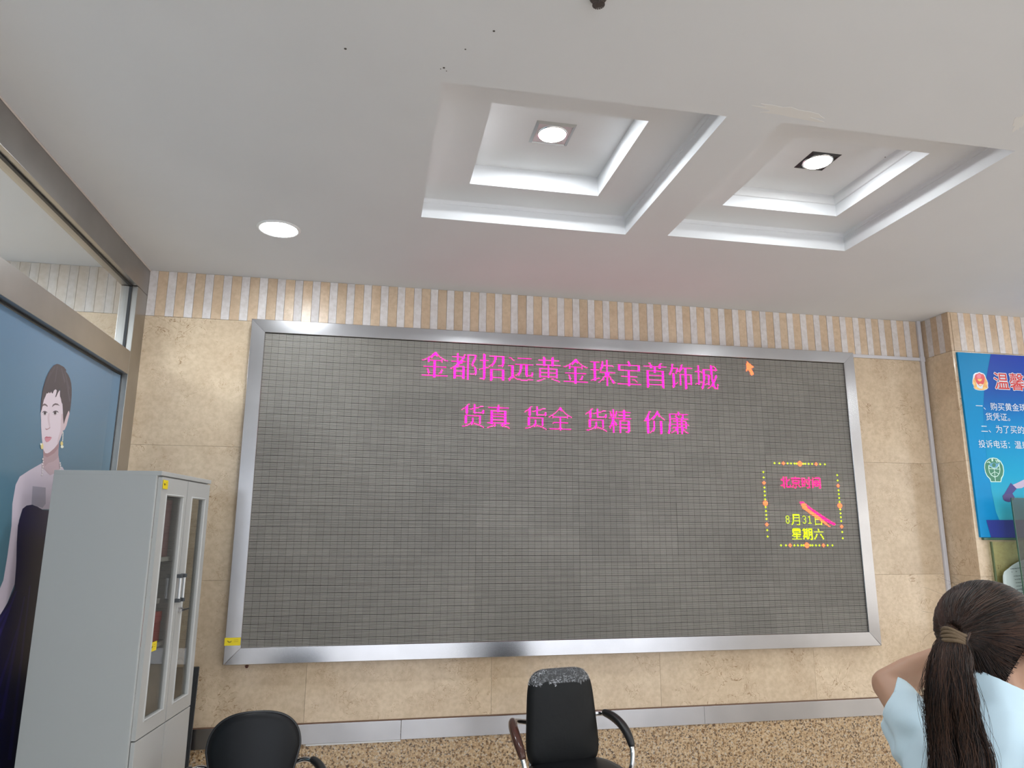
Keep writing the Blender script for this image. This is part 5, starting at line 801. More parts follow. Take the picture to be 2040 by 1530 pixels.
# tinted glass screen standing in front of the board
gs = empty('glass_screen', (4.75, 3.90, 0), label='tinted glass screen standing in front of the notice board at right edge', cat='glass screen')
bm = bmesh.new(); box(bm, (-.712, -.004, .02), (1.0, .004, 1.805)); obj('pane', bm, glassmat('tinted_glass', (.50, .53, .52), 1.45), gs)
bm = bmesh.new(); box(bm, (-.715, -.0045, .02), (-.7121, .0045, 1.8055)); box(bm, (-.712, -.0045, 1.8052), (1.0, .0045, 1.808)); obj('pane_edge', bm, M_gedge, gs)
bm = bmesh.new(); box(bm, (-.5, -.03, 0), (-.3, .03, .06), .004); box(bm, (.5, -.03, 0), (.7, .03, .06), .004); obj('foot_clamp', bm, M_chrome, gs)

# ================================================================ STORAGE CABINET
BX, BY = -.878, 3.117
rz = -math.atan2(.0698, .5835)
cab = empty('storage_cabinet', (BX, BY, 0), rz, label='tall light grey steel cabinet with two glass doors beside the left partition', cat='cabinet')
M_cab = mat('cabinet_grey_enamel', (.44, .44, .425), .38, bump=.02, bscale=300)
M_cabin = mat('cabinet_inside', (.34, .33, .33), .6)
W, DP, HT = .588, .405, 1.825
ZL = .800
def cbox(name, a, b, m=M_cab, parent=cab, bev=.0015): return boxobj(name, a, b, m, parent, bev)
cbox('side_panel', (-DP, 0, .02), (-.001, .012, HT-.016)); cbox('side_panel', (-DP, W-.012, .02), (-.001, W, .800))
# the far side is glazed above: rails round a pane
cbox('side_rail', (-DP, W-.012, HT-.05), (-.001, W, HT-.0195)); cbox('side_stile', (-DP, W-.012, .8005), (-DP+.035, W, HT-.0505)); cbox('side_stile', (-.030, W-.012, .8005), (-.001, W, HT-.0505))
boxobj('side_glass', (-DP+.035, W-.008, .8005), (-.030, W-.005, HT-.0505), glassmat('side_glass', (.90, .90, .88), 1.5), cab)
cbox('centre_partition', (-DP+.008, .2875, .8035), (-.004, .2995, HT-.0195), M_cabin)
cbox('back_panel', (-DP, .012, .02), (-DP+.008, W-.012, HT-.016), M_cabin)
cbox('top_panel', (-DP, -.0005, HT-.0185), (.0195, W-.004, HT), bev=.002); cbox('base_panel', (-DP, .012, .02), (-.001, W-.012, .05))
cbox('top_fascia', (-.012, .0125, HT-.022), (.0035, W-.0125, HT-.0157))
cbox('divider_shelf', (-DP+.008, .012, .785), (-.002, W-.012, .803))
for z in (1.105, 1.455): cbox('shelf', (-DP+.010, .013, z), (-.020, .2870, z+.018))
for s_, y in ((1, .02), (1, W-.08)):
    cbox('foot', (-.07, y, 0), (-.01, y+.06, .02), M_black); cbox('foot', (-DP+.01, y, 0), (-DP+.07, y+.06, .02), M_black)
cbox('corner_stile', (-.012, .0005, .02), (.0012, .012, HT-.0165)); cbox('corner_stile', (-.012, W-.012, .02), (.0012, W-.0005, HT-.0165))
def framed_door(y0, y1, z0, z1, gy0, gy1, gz0, gz1, name='door'):
    bm = bmesh.new()
    T0, T1 = .0016, .018
    for a, b in (((T0, y0, z0), (T1, y1, gz0)), ((T0, y0, gz1), (T1, y1, z1)), ((T0, y0, gz0), (T1, gy0, gz1)), ((T0, gy1, gz0), (T1, y1, gz1))):
        box(bm, a, b, 0)
    # bevelled rim round the pane
    r_ = .008
    A = [(T1, gy0-0, gz0), (T1, gy1, gz0), (T1, gy1, gz1), (T1, gy0, gz1)]
    B = [(T1+.004, gy0-r_*.5, gz0-r_*.5), (T1+.004, gy1+r_*.5, gz0-r_*.5), (T1+.004, gy1+r_*.5, gz1+r_*.5), (T1+.004, gy0-r_*.5, gz1+r_*.5)]
    D = [(T1, gy0-r_, gz0-r_), (T1, gy1+r_, gz0-r_), (T1, gy1+r_, gz1+r_), (T1, gy0-r_, gz1+r_)]
    Lp = [[bm.verts.new(q) for q in l] for l in (A, B, D)]
    for a, b in zip(Lp, Lp[1:]):
        for k in range(4): bm.faces.new((a[k], a[(k+1) % 4], b[(k+1) % 4], b[k]))
    d = obj(name, bm, M_cab, cab)
    boxobj('glass', (.006, gy0-.004, gz0-.004), (.009, gy1+.004, gz1+.004), M_cabglass, d)
    return d
M_cabglass = glassmat('cabinet_glass', (.84, .84, .82), 1.5)
d1 = framed_door(.0125, .291, .797, HT-.024, .072, .250, .858, 1.727)
d2 = framed_door(.296, W-.0125, .797, HT-.024, .357, .520, .858, 1.727)
def solid_door(y0, y1, z0, z1):
    bm = bmesh.new(); box(bm, (.0016, y0, z0), (.018, y1, z1), .002); return obj('lower_door', bm, M_cab, cab)
solid_door(.0125, .291, .06, .792); solid_door(.296, W-.0125, .06, .792)
for d, y in ((d1, .268), (d2, .312)):
    h = bmesh.new(); tube(h, [(.034, y, 1.288), (.034, y, 1.392)], .006, 10); obj('handle', h, mat('handle_satin', (.55, .56, .57), .3, .6), d)
    for z in (1.285, 1.387):
        h = bmesh.new(); box(h, (.018, y-.008, z-.004), (.042, y+.008, z+.012), .002)
        obj('handle_end', h, mat('handle_dark', (.06, .065, .07), .4), d)
h = bmesh.new(); tube(h, [(.018, .322, 1.245), (.036, .322, 1.245)], .010, 14); obj('lock_barrel', h, M_chrome, d2)
h = bmesh.new(); box(h, (.034, .322, 1.240), (.040, .385, 1.247), .002); obj('key_lever', h, mat('key_black', (.03, .03, .03), .4), d2)
# contents (world positions from cabinet-local ones)
cM = Matrix.Translation((BX, BY, 0)) @ Matrix.Rotation(rz, 4, 'Z')
def inside(name, x, y, z, **k):
    o = empty(name, cM @ Vector((x, y, z)), rz, **k); return o
M_red = mat('red_card', (.42, .07, .07), .5); M_pinkb = mat('dull_pink_card', (.30, .17, .18), .6)
o = inside('document_box', -.135, .190, 1.4735, label='dull pink document box standing on the top shelf inside the cabinet', cat='box')
bm = bmesh.new(); box(bm, (-.12, -.06, 0), (.10, .085, .24), .003); obj('case', bm, M_pinkb, o)
bm = bmesh.new(); box(bm, (-.121, -.061, .20), (.101, .086, .243), .003); obj('lid', bm, mat('pink_lid', (.33, .19, .20), .6), o)
o = inside('paper_cup', -.052, .088, 1.4735, label='white paper cup on the top shelf behind the left cabinet door', cat='cup')
bm = bmesh.new(); ringmesh(bm, [(0, .002), (.024, .002), (.026, 0), (.034, .076), (.036, .078), (.034, .079), (.032, .074), (.024, .006), (0, .006)], (0, 0, 0), 28); obj('body', bm, mat('cup_paper', (.78, .77, .76), .5), o, True)
for k, (y, lab) in enumerate(((.120, 'taller red box on the middle shelf behind the left cabinet door'), (.228, 'lower red box farther in on the middle shelf of the cabinet'))):
    o = inside('red_box', -.125, y, 1.1235, label=lab, cat='box', group='red boxes on the middle shelf')
    bm = bmesh.new(); box(bm, (-.1, -.05, 0), (.09, .05, .15-.03*k), .004); obj('case', bm, M_red, o)
    bm = bmesh.new(); box(bm, (-.102, -.052, .11-.03*k), (.092, .052, .152-.03*k), .004); obj('lid', bm, mat('red_lid', (.50, .10, .10), .45), o)
def lumpy(rx, ry, rz_, seed, amp=.18):
    bm = bmesh.new(); bmesh.ops.create_icosphere(bm, subdivisions=4, radius=1)
    from mathutils import noise
    for v in bm.verts:
        n_ = v.co.normalized(); k = 1 + amp*noise.noise(n_*2.2+Vector((seed, 0, 0))) + amp*.6*abs(noise.noise(n_*5+Vector((0, seed, 0))))
        v.co = Vector((n_.x*rx*k, n_.y*ry*k, max(n_.z*rz_*k, -rz_*.75)+rz_*.75))
    return bm
M_bag = mat('plastic_bag', (.58, .58, .59), .3)
o = inside('plastic_bag', -.125, .150, .8085, label='crumpled white plastic bag on the cabinet bottom behind the left door', cat='bag')
obj('bag_body', lumpy(.085, .105, .075, 3), M_bag, o, True)
bm = bmesh.new(); tube(bm, smoothpath([(-.02, 0, .115), (-.01, .02, .15), (.01, .03, .17), (.02, .02, .15), (.01, 0, .115)], 5), .006, 8, flat=.4); obj('bag_handle', bm, M_bag, o, True)
o = inside('paper_bundle', -.10, .13, 1.030, label='pale grey bundle hanging below the middle shelf inside the cabinet', cat='bundle')
o.location = cM @ Vector((-.10, .13, .950))
bpy.data.objects.remove(o)
o = inside('paper_tray', -.135, .165, 1.2765, label='pale folded papers lying on the red boxes inside the cabinet', cat='papers')
bm = bmesh.new()
for k in range(5): box(bm, (-.11+.006*k, -.10+.005*k, .0015+.005*k), (.09+.004*k, .10-.008*k, .005+.005*k), .001)
obj('sheets', bm, mat('papers_pale', (.55, .54, .54), .6), o)

# yellow asset stickers
def sticker(loc, rot, w, h, label, slant=0):
    o = empty('yellow_sticker', loc, label=label, cat='sticker'); o.rotation_euler = rot
    bm = bmesh.new(); box(bm, (-w/2, -.0012, -h/2), (w/2, 0, h/2), .0004); obj('backing', bm, mat('sticker_yellow', (.80, .62, .01), .45), o)
    bm = bmesh.new()   # small printed mark: a curled ribbon over a line
    q = min(w, h)*.30
    tube(bm, smoothpath([(-w*.32, -.0016, q*.5), (-w*.26, -.0016, -q*.1), (-w*.18, -.0016, -q*.3), (-w*.10, -.0016, -q*.1), (-w*.06, -.0016, q*.4)], 4), h*.035, 4)
    tube(bm, smoothpath([(-w*.28, -.0016, q*.35), (-w*.18, -.0016, -q*.05), (-w*.10, -.0016, q*.2)], 4), h*.03, 4)
    obj('printed_mark', bm, mat('sticker_ink', (.14, .11, .02), .6), o)
    bm = bmesh.new()
    for z in (.18, -.05): box(bm, (w*.08, -.0016, h*z), (w*.36, -.0012, h*(z+.06)))
    obj('printed_lines', bm, mat('sticker_brown', (.50, .36, .02), .6), o)
def fromcab(x, y, z): return cM @ Vector((x, y, z))
sticker(fromcab(.0195, .044, 1.772), (0, 0, rz+PI/2), .050, .036, 'yellow sticker at the top left corner of the left cabinet door')
sticker(fromcab(.0105, .105, 1.125), (0, 0, rz+PI/2), .070, .036, 'yellow sticker on the glass of the left cabinet door')
sticker((-.717, YF-.0018, .997), (0, 0, 0), .082, .040, 'yellow sticker on the lower left corner of the display frame')

# dark board leaning behind the cabinet
bd = empty('dark_board', (-1.02, 4.10, 0), label='narrow dark grey board standing behind the cabinet against the marble wall', cat='board')
M_bd = mat('dark_board', (.030, .032, .034), .45, var=.12, vscale=25, stretch=(1, 1, .2))
bm = bmesh.new(); v = []
x0, x1 = -.16, .128
for x in (x0, x1):
    for y, z in ((.058, 0), (.082, 0), (.177, .862), (.153, .862)): v.append(bm.verts.new((x, y, z)))
for f_ in ((0, 1, 2, 3), (7, 6, 5, 4), (0, 4, 5, 1), (1, 5, 6, 2), (2, 6, 7, 3), (3, 7, 4, 0)): bm.faces.new([v[k] for k in f_])
bmesh.ops.recalc_face_normals(bm, faces=bm.faces); obj('panel', bm, M_bd, bd)
bm = bmesh.new(); tube(bm, [(x1+.002, .070, 0), (x1+.002, .165, .862)], .004, 6); obj('edge_band', bm, mat('edge_grey', (.05, .05, .052), .4), bd)

# ================================================================ CHAIRS
M_leather = mat('black_leatherette', (.006, .0065, .008), .46, bump=.15, bscale=24, spec=.25)
M_leath2 = mat('black_leatherette_worn', (.009, .0095, .010), .52, bump=.6, bscale=14, spec=.22)
M_plas = mat('black_plastic', (.015, .015, .016), .35)
def cushion(outline, n, rings, thick, bow=.0, crown=.6, back=.35):
    """outline(t)->(x,z); padded slab in the xz plane, front at -y"""
    bm = bmesh.new(); O = [outline(2*PI*k/n) for k in range(n)]
    cx = sum(o[0] for o in O)/n; cz = sum(o[1] for o in O)/n
    def ring(s, y): return [bm.verts.new((cx+(o[0]-cx)*s, y + bow*((cx+(o[0]-cx)*s)/.2)**2, cz+(o[1]-cz)*s)) for o in O]
    R = []
    for k in range(1, rings+1):
        s = k/rings; R.append(ring(s*.985, -thick*(1-crown*.25) - thick*crown*(1-s**3)*.5))
    R.append(ring(1.0, -thick*.62)); R.append(ring(1.012, -thick*.50)); R.append(ring(1.012, -thick*.42)); R.append(ring(1.0, -thick*.30))
    for k in range(rings, 0, -1):
        s = k/rings; R.append(ring(s*.97, -thick*.12 + back*thick*(1-s*s)))
    for a, b in zip(R, R[1:]):
        for k in range(n): bm.faces.new((a[k], a[(k+1) % n], b[(k+1) % n], b[k]))
    bm.faces.new(R[0]); bm.faces.new(R[-1][::-1])
    bmesh.ops.recalc_face_normals(bm, faces=bm.faces)
    return bm
def superell(w0, w1, h, p=4.5, shift=0):
    def f(t):
        c, s = math.cos(t), math.sin(t)
        x = math.copysign(abs(c)**(2/p), c); z = math.copysign(abs(s)**(2/p), s)
        w = w0+(w1-w0)*(z*.5+.5); return (x*w/2+shift*z, z*h/2)
    return f
def place(o, loc, rx=0):
    o.location = loc; o.rotation_euler.x = rx
def legs_and_seat(t, sw, sd, zs, m):
    bm = cushion(superell(sw, sw*.96, sd, 4.0), 48, 6, .075, 0, .5, .1)
    bmesh.ops.rotate(bm, verts=bm.verts, cent=(0, 0, 0), matrix=Matrix.Rotation(-PI/2, 3, 'X'))
    obj('seat', bm, m, t, True, (0, -.30, zs-.03))
# --- chair with the wrapped backrest, right
ch = empty('armchair', (.893, 3.53, 0), .17, label='black office armchair with plastic film still round the top of its square backrest', cat='chair')
bm = cushion(superell(.375, .315, .420, 5.0), 72, 8, .060, .014, .7, .2)
o = obj('backrest', bm, M_leath2, ch, True); place(o, (-.005, -.075, .735), R_ := -.12)
M_wrap = bpy.data.materials.new('crumpled_film'); M_wrap.use_nodes = True; nt = M_wrap.node_tree; nt.nodes.clear()
oo = nt.nodes.new('ShaderNodeOutputMaterial'); t_ = nt.nodes.new('ShaderNodeBsdfTransparent'); pr = nt.nodes.new('ShaderNodeBsdfPrincipled')
pr.inputs['Base Color'].default_value = (.80, .82, .86, 1); pr.inputs['Roughness'].default_value = .25
g = nt.nodes.new('ShaderNodeNewGeometry')
def bandn(scale, dist, w, stretch):
    mp = nt.nodes.new('ShaderNodeMapping'); mp.inputs['Scale'].default_value = stretch; nt.links.new(g.outputs['Position'], mp.inputs[0])
    n = nt.nodes.new('ShaderNodeTexNoise'); n.inputs['Scale'].default_value = scale; n.inputs['Distortion'].default_value = dist; n.inputs['Detail'].default_value = 3; nt.links.new(mp.outputs[0], n.inputs['Vector'])
    s = nt.nodes.new('ShaderNodeMath'); s.operation = 'SUBTRACT'; s.inputs[1].default_value = .5; nt.links.new(n.outputs['Fac'], s.inputs[0])
    a = nt.nodes.new('ShaderNodeMath'); a.operation = 'ABSOLUTE'; nt.links.new(s.outputs[0], a.inputs[0])
    r = nt.nodes.new('ShaderNodeMapRange'); r.inputs['From Max'].default_value = w; r.inputs['To Min'].default_value = 1; r.inputs['To Max'].default_value = 0; nt.links.new(a.outputs[0], r.inputs['Value']); return r.outputs[0]
b1 = bandn(13, 2.0, .016, (1, 1, 2.2)); b2 = bandn(30, 1.0, .03, (1.6, 1, .5))
mx = nt.nodes.new('ShaderNodeMath'); mx.operation = 'MAXIMUM'; nt.links.new(b1, mx.inputs[0])
b3 = nt.nodes.new('ShaderNodeMath'); b3.operation = 'MULTIPLY'; b3.inputs[1].default_value = .55; nt.links.new(b2, b3.inputs[0]); nt.links.new(b3.outputs[0], mx.inputs[1])
ad = nt.nodes.new('ShaderNodeMath'); ad.operation = 'ADD'; ad.inputs[1].default_value = .07; ad.use_clamp = True; mk = nt.nodes.new('ShaderNodeTexNoise'); mk.inputs['Scale'].default_value = 9; nt.links.new(g.outputs['Position'], mk.inputs['Vector'])
mr = nt.nodes.new('ShaderNodeMapRange'); mr.inputs['From Min'].default_value = .40; mr.inputs['From Max'].default_value = .62; mr.inputs['To Min'].default_value = .30; nt.links.new(mk.outputs['Fac'], mr.inputs['Value'])
mu = nt.nodes.new('ShaderNodeMath'); mu.operation = 'MULTIPLY'; nt.links.new(mx.outputs[0], mu.inputs[0]); nt.links.new(mr.outputs[0], mu.inputs[1]); nt.links.new(mu.outputs[0], ad.inputs[0])
x = nt.nodes.new('ShaderNodeMixShader'); nt.links.new(ad.outputs[0], x.inputs[0]); nt.links.new(t_.outputs[0], x.inputs[1]); nt.links.new(pr.outputs[0], x.inputs[2]); nt.links.new(x.outputs[0], oo.inputs[0])
bm = cushion(superell(.375, .315, .420, 5.0), 96, 14, .060, .014, .7, .2)
for v in bm.verts: v.co += Vector((v.co.x*.014, -.0025 if v.co.y < -.02 else .002, v.co.z*.012)) + Vector((random.uniform(-1, 1), random.uniform(-1, 1), random.uniform(-1, 1)))*.0009
bmesh.ops.delete(bm, geom=[v for v in bm.verts if v.co.z < .138+.008*math.sin(v.co.x*60)], context='VERTS')
o = obj('plastic_film', bm, M_wrap, ch, True); place(o, (-.005, -.075, .735), -.12); o['label'] = 'crumpled clear plastic film'
bm = bmesh.new(); tube(bm, smoothpath([(-.14, -.05, .62), (-.145, -.06, .53), (-.15, -.12, .455), (-.15, -.30, .43)], 6), .011, 10); obj('back_upright', bm, M_chrome, ch, True)
bm = bmesh.new(); tube(bm, smoothpath([(.14, -.05, .62), (.145, -.06, .53), (.15, -.12, .455), (.15, -.30, .43)], 6), .011, 10); obj('back_upright', bm, M_chrome, ch, True)
legs_and_seat(ch, .43, .43, .515, M_leather)
def armloop(side, wrapped):
    s = side
    path = smoothpath([(s*.13, -.030, .705), (s*.215, -.045, .722), (s*.250, -.10, .720), (s*.268, -.19, .690), (s*.268, -.265, .630), (s*.255, -.285, .550), (s*.228, -.26, .480), (s*.19, -.22, .445)], 8)
    bm = bmesh.new(); tube(bm, path, .0115, 12); a = obj('armrest', bm, M_chrome, ch, True)
    q = path[11:34]; rr = [.0125+.0085*math.sin(PI*k/(len(q)-1))**.5 for k in range(len(q))]
    bm = bmesh.new(); tube(bm, [v+Vector((0, 0, .004)) for v in q], rr, 12, flat=1.15)
    m = M_plas if not wrapped else mat('brown_film', (.07, .03, .022), .15)
    p_ = obj('arm_pad', bm, m, a, True)
    if wrapped: p_['label'] = 'dark red-brown arm pad in shiny film'
armloop(1, False); armloop(-1, True)
for s in (-1, 1):
    bm = bmesh.new(); tube(bm, smoothpath([(s*.19, -.10, .455), (s*.20, -.42, .455), (s*.21, -.50, .40), (s*.215, -.52, .20), (s*.22, -.50, .03), (s*.22, -.44, .012), (s*.22, -.1, .012)], 6), .012, 10); obj('leg', bm, M_chrome, ch, True)
bm = bmesh.new(); tube(bm, [(-.22, -.10, .012), (.22, -.10, .012)], .012, 10); obj('base_bar', bm, M_chrome, ch, True)
# --- rounded chair, left
c2 = empty('armchair', (-.440, 3.27, 0), .10, label='plain black armchair with a rounded shell backrest in front of the grey cabinet', cat='chair')
def shell(t):
    c, s = math.cos(t), math.sin(t)
    if s >= 0:
        x = math.copysign(abs(c)**(2/2.6), c); z = abs(s)**(2/2.3)*.135
        return (x*.176, z + .0)
    x = math.copysign(abs(c)**(2/3.5), c); z = -abs(s)**(2/3.5)
    return (x*(.176+.060*z), z*.255)
bm = cushion(shell, 72, 8, .052, .030, .5, .3)
o = obj('backrest', bm, M_leather, c2, True); place(o, (0, -.05, .725), -.13)
bm = bmesh.new(); pth = [Vector((shell(2*PI*k/72)[0]*1.012, -.026+.030*(shell(2*PI*k/72)[0]/.2)**2, shell(2*PI*k/72)[1]*1.012)) for k in range(72)]; pth += pth[:1]
tube(bm, pth, .0055, 8, cap=False); o = obj('piping', bm, M_plas, c2, True); place(o, (0, -.05, .725), -.13)
legs_and_seat(c2, .43, .42, .50, M_leather)
for s in (-1, 1):
    pth = smoothpath([(s*.12, -.03, .640), (s*.20, -.045, .668), (s*.255, -.10, .655), (s*.275, -.20, .625), (s*.275, -.28, .55), (s*.25, -.30, .47), (s*.20, -.25, .42)], 7)
    bm = bmesh.new(); tube(bm, pth, .010, 10); a = obj('armrest', bm, M_chrome, c2, True)
    q = pth[10:26]; bm = bmesh.new(); tube(bm, [v+Vector((0, 0, .004)) for v in q], [.012+.006*math.sin(PI*k/(len(q)-1))**.5 for k in range(len(q))], 10); obj('arm_pad', bm, M_plas, a, True)
    bm = bmesh.new(); tube(bm, smoothpath([(s*.19, -.10, .42), (s*.20, -.42, .42), (s*.21, -.49, .37), (s*.215, -.50, .20), (s*.22, -.48, .03), (s*.22, -.42, .012), (s*.22, -.1, .012)], 6), .012, 10); obj('leg', bm, M_chrome, c2, True)
bm = bmesh.new(); tube(bm, [(-.22, -.10, .012), (.22, -.10, .012)], .012, 10); obj('base_bar', bm, M_chrome, c2, True)
for s in (-1, 1):
    bm = bmesh.new(); tube(bm, smoothpath([(s*.11, -.02, .56), (s*.115, -.03, .49), (s*.12, -.10, .435), (s*.12, -.28, .42)], 6), .011, 10); obj('back_upright', bm, M_chrome, c2, True)
# ================================================================ PERSON
per = empty('person', (1.20, 1.20, 0), label='woman seen from behind, dark ponytail, pale blue T-shirt, left elbow raised to her head', cat='person')
PO = Vector((1.20, 1.20, 0))
def capsules(caps, voxel, smooth=6, name='tmp'):
    bm = bmesh.new()
    for c in caps:
        p0, p1, r0, r1 = Vector(c[0]), Vector(c[1]), c[2], c[3]
        fl = c[4] if len(c) > 4 else None       # (axis, factor) squash across an axis
        n = 10; d = p1-p0
        for k in range(n+1):
            t = k/n
            m_ = Matrix.Translation(p0.lerp(p1, t)-PO)
            if fl: m_ = m_ @ Matrix.Scale(fl[1], 4, Vector(fl[0]).normalized())
            bmesh.ops.create_icosphere(bm, subdivisions=2, radius=r0+(r1-r0)*t, matrix=m_)
    me = bpy.data.meshes.new(name); bm.to_mesh(me); bm.free()
    o = bpy.data.objects.new(name, me); C.objects.link(o)
    r = o.modifiers.new('r', 'REMESH'); r.mode = 'VOXEL'; r.voxel_size = voxel
    s = o.modifiers.new('s', 'SMOOTH'); s.iterations = smooth; s.factor = .6
    dg = bpy.context.evaluated_depsgraph_get(); out = bpy.data.meshes.new_from_object(o.evaluated_get(dg))
    bpy.data.objects.remove(o); return out
# axes: torso faces F (away from the camera and to the right), head faces HF (right)
F = Vector((.80, .60, 0)); Lf = Vector((-.60, .80, 0)); HF = Vector((.945, .10, -.30)).normalized()
HS = HF.cross(Vector((0, 0, 1))).normalized()       # head's right-hand side
HU = HS.cross(HF).normalized()
H = Vector((1.250, 1.290, 1.378))                   # head centre
NK = Vector((1.228, 1.290, 1.262))
shL = Vector((1.148, 1.385, 1.176)); shR = NK + Vector((.10, -.16, -.075))
elb = Vector((1.196, 1.550, 1.246)); wri = Vector((1.327, 1.475, 1.330))
elR = shR + Vector((.05, -.03, -.26)); wrR = elR + Vector((.20, .10, -.02))
hip = Vector((1.06, 1.18, .80))
M_skin = mat('skin', (.50, .285, .185), .5, var=.05, vscale=9)
M_skin.node_tree.nodes['Principled BSDF'].inputs['Subsurface Weight'].default_value = .08
M_skin.node_tree.nodes['Principled BSDF'].inputs['Subsurface Radius'].default_value = (.02, .008, .004)
sp1 = NK + Vector((-.035, -.03, -.13))
caps = [
    (H + HU*.018, H + HU*.018 - HF*.015, .086, .086), (H - HF*.02 + HU*.01, H - HF*.035, .080, .076),
    (H + HF*.03 - HU*.03, H + HF*.045 - HU*.065, .062, .045), (H + HF*.055 - HU*.085, H + HF*.045 - HU*.075, .026, .032),
    (H - HU*.05 - HF*.01, NK, .052, .056), (NK, sp1, .058, .085),
    (NK + Vector((0, 0, -.04)), shL, .046, .043), (NK + Vector((0, 0, -.03)), shR, .052, .050),
    (sp1 + Lf*.07, hip + Lf*.06, .085, .085), (sp1 - Lf*.07, hip - Lf*.06, .085, .085), (sp1, hip, .10, .10),
    (hip + Lf*.07, hip + Lf*.09 + Vector((.02, .01, -.10)), .095, .085), (hip - Lf*.07, hip - Lf*.09 + Vector((.02, .01, -.10)), .095, .085),
    (shL, shL.lerp(elb, .5), .043, .040), (shL.lerp(elb, .5), elb, .040, .036), (elb, elb.lerp(wri, .35), .037, .038), (elb.lerp(wri, .35), wri, .038, .025),
    (shR, elR, .048, .037), (elR, wrR, .037, .025)]
# legs and feet, standing
for s in (1, -1):
    k0 = hip + Lf*.09*s + Vector((.02, .01, -.10)); kn = Vector((k0.x+.03, k0.y+.02, .43)); an = Vector((k0.x, k0.y, .085))
    caps += [(k0, kn, .080, .055), (kn, an, .055, .036), (an + Vector((0, 0, -.045)), an + F*.15 + Vector((0, 0, -.055)), .036, .028)]
# hands: palm, five fingers
def hand(w, d, up, side):
    """w wrist, d direction, up back-of-hand normal, side towards the thumb"""
    d = d.normalized(); side = (side - d*side.dot(d)).normalized(); n = d.cross(side).normalized()
    if n.dot(up) < 0: n = -n
    out = []
    for k in (-.022, -.008, .008, .022): out.append((w + d*.012 + side*k*.7, w + d*.082 + side*k, .013, .012))
    for k, ln in ((.026, .068), (.009, .076), (-.009, .071), (-.026, .055)):
        a = w + d*.082 + side*k; b = a + d*ln*.45 - n*.006; c_ = b + d*ln*.30 - n*.014; e_ = c_ + d*ln*.18 - n*.018
        out += [(a, b, .0088, .0080), (b, c_, .0080, .0074), (c_, e_, .0074, .0062)]
    a = w + d*.02 + side*.022; b = a + d*.032 + side*.026 - n*.006; c_ = b + d*.030 + side*.010 - n*.010
    out += [(a, b, .013, .010), (b, c_, .010, .0078)]
    return out
caps += hand(wri, Vector((.62, -.25, .35)), Vector((.2, .9, .2)), Vector((0, 0, 1)))
caps += hand(wrR, Vector((.8, .5, -.1)), Vector((0, 0, 1)), Vector((-.5, .8, 0)))
body_me = capsules(caps, .0052, 5, 'body')
body_me.materials.append(M_skin); body_me.shade_smooth()
body = bpy.data.objects.new('body', body_me); C.objects.link(body); body.parent = per
def rel(v): return Vector(v)-PO
# ears, eyes, nose, mouth
def ear(side):
    c = H + HS*side*.079 - HU*.020 - HF*.008
    bm = bmesh.new()
    pts = []
    for k in range(15):
        a = -2.1 + 4.4*k/14; r = .029 if k < 9 else .029-.0018*(k-8)
        pts.append(rel(c + HU*(r*math.sin(a+.9)*1.05) + HF*(-r*.62*math.cos(a+.9)) + HS*side*(.010+.004*math.sin(k*.5))))
    tube(bm, pts, [.0035+.0015*math.sin(PI*k/14) for k in range(15)], 8)
    bmesh.ops.create_icosphere(bm, subdivisions=2, radius=1, matrix=Matrix.Translation(rel(c+HS*side*.004)) @ Matrix(((HF.x, HS.x, HU.x), (HF.y, HS.y, HU.y), (HF.z, HS.z, HU.z))).to_4x4() @ Matrix.Diagonal((.013, .006, .022, 1)))
    obj('ear', bm, mat('ear_skin', (.55, .24, .16), .5), per, True)
ear(1); ear(-1)
rotH = Matrix(((HF.x, HS.x, HU.x), (HF.y, HS.y, HU.y), (HF.z, HS.z, HU.z))).to_4x4()
def blob(name, c, r, m, par=per):
    bm = bmesh.new(); bmesh.ops.create_uvsphere(bm, u_segments=20, v_segments=12, radius=1, matrix=Matrix.Translation(rel(c)) @ rotH @ Matrix.Diagonal((*r, 1)))
    return obj(name, bm, m, par, True)
for s in (-1, 1):
    blob('eye', H + HF*.080 + HS*s*.030 - HU*.010, (.008, .014, .0085), mat('eye_white', (.7, .68, .66), .2))
    blob('iris', H + HF*.0865 + HS*s*.030 - HU*.010, (.0035, .0055, .0055), mat('iris_brown', (.03, .015, .01), .15))
    bm = bmesh.new(); tube(bm, smoothpath([rel(H + HF*.083 + HS*s*x + HU*z) for x, z in ((.014, .012), (.030, .017), (.046, .011))], 4), .0022, 6); obj('eyebrow', bm, mat('brow', (.02, .014, .012), .7), per, True)
bm = bmesh.new(); tube(bm, smoothpath([rel(H + HF*.084 + HU*.000), rel(H + HF*.094 - HU*.020), rel(H + HF*.102 - HU*.036), rel(H + HF*.086 - HU*.045)], 5), [.006+.0045*min(1, k/10) for k in range(16)], 10); obj('nose', bm, M_skin, per, True)
blob('mouth', H + HF*.086 - HU*.066, (.006, .021, .006), mat('lips', (.42, .12, .11), .4))
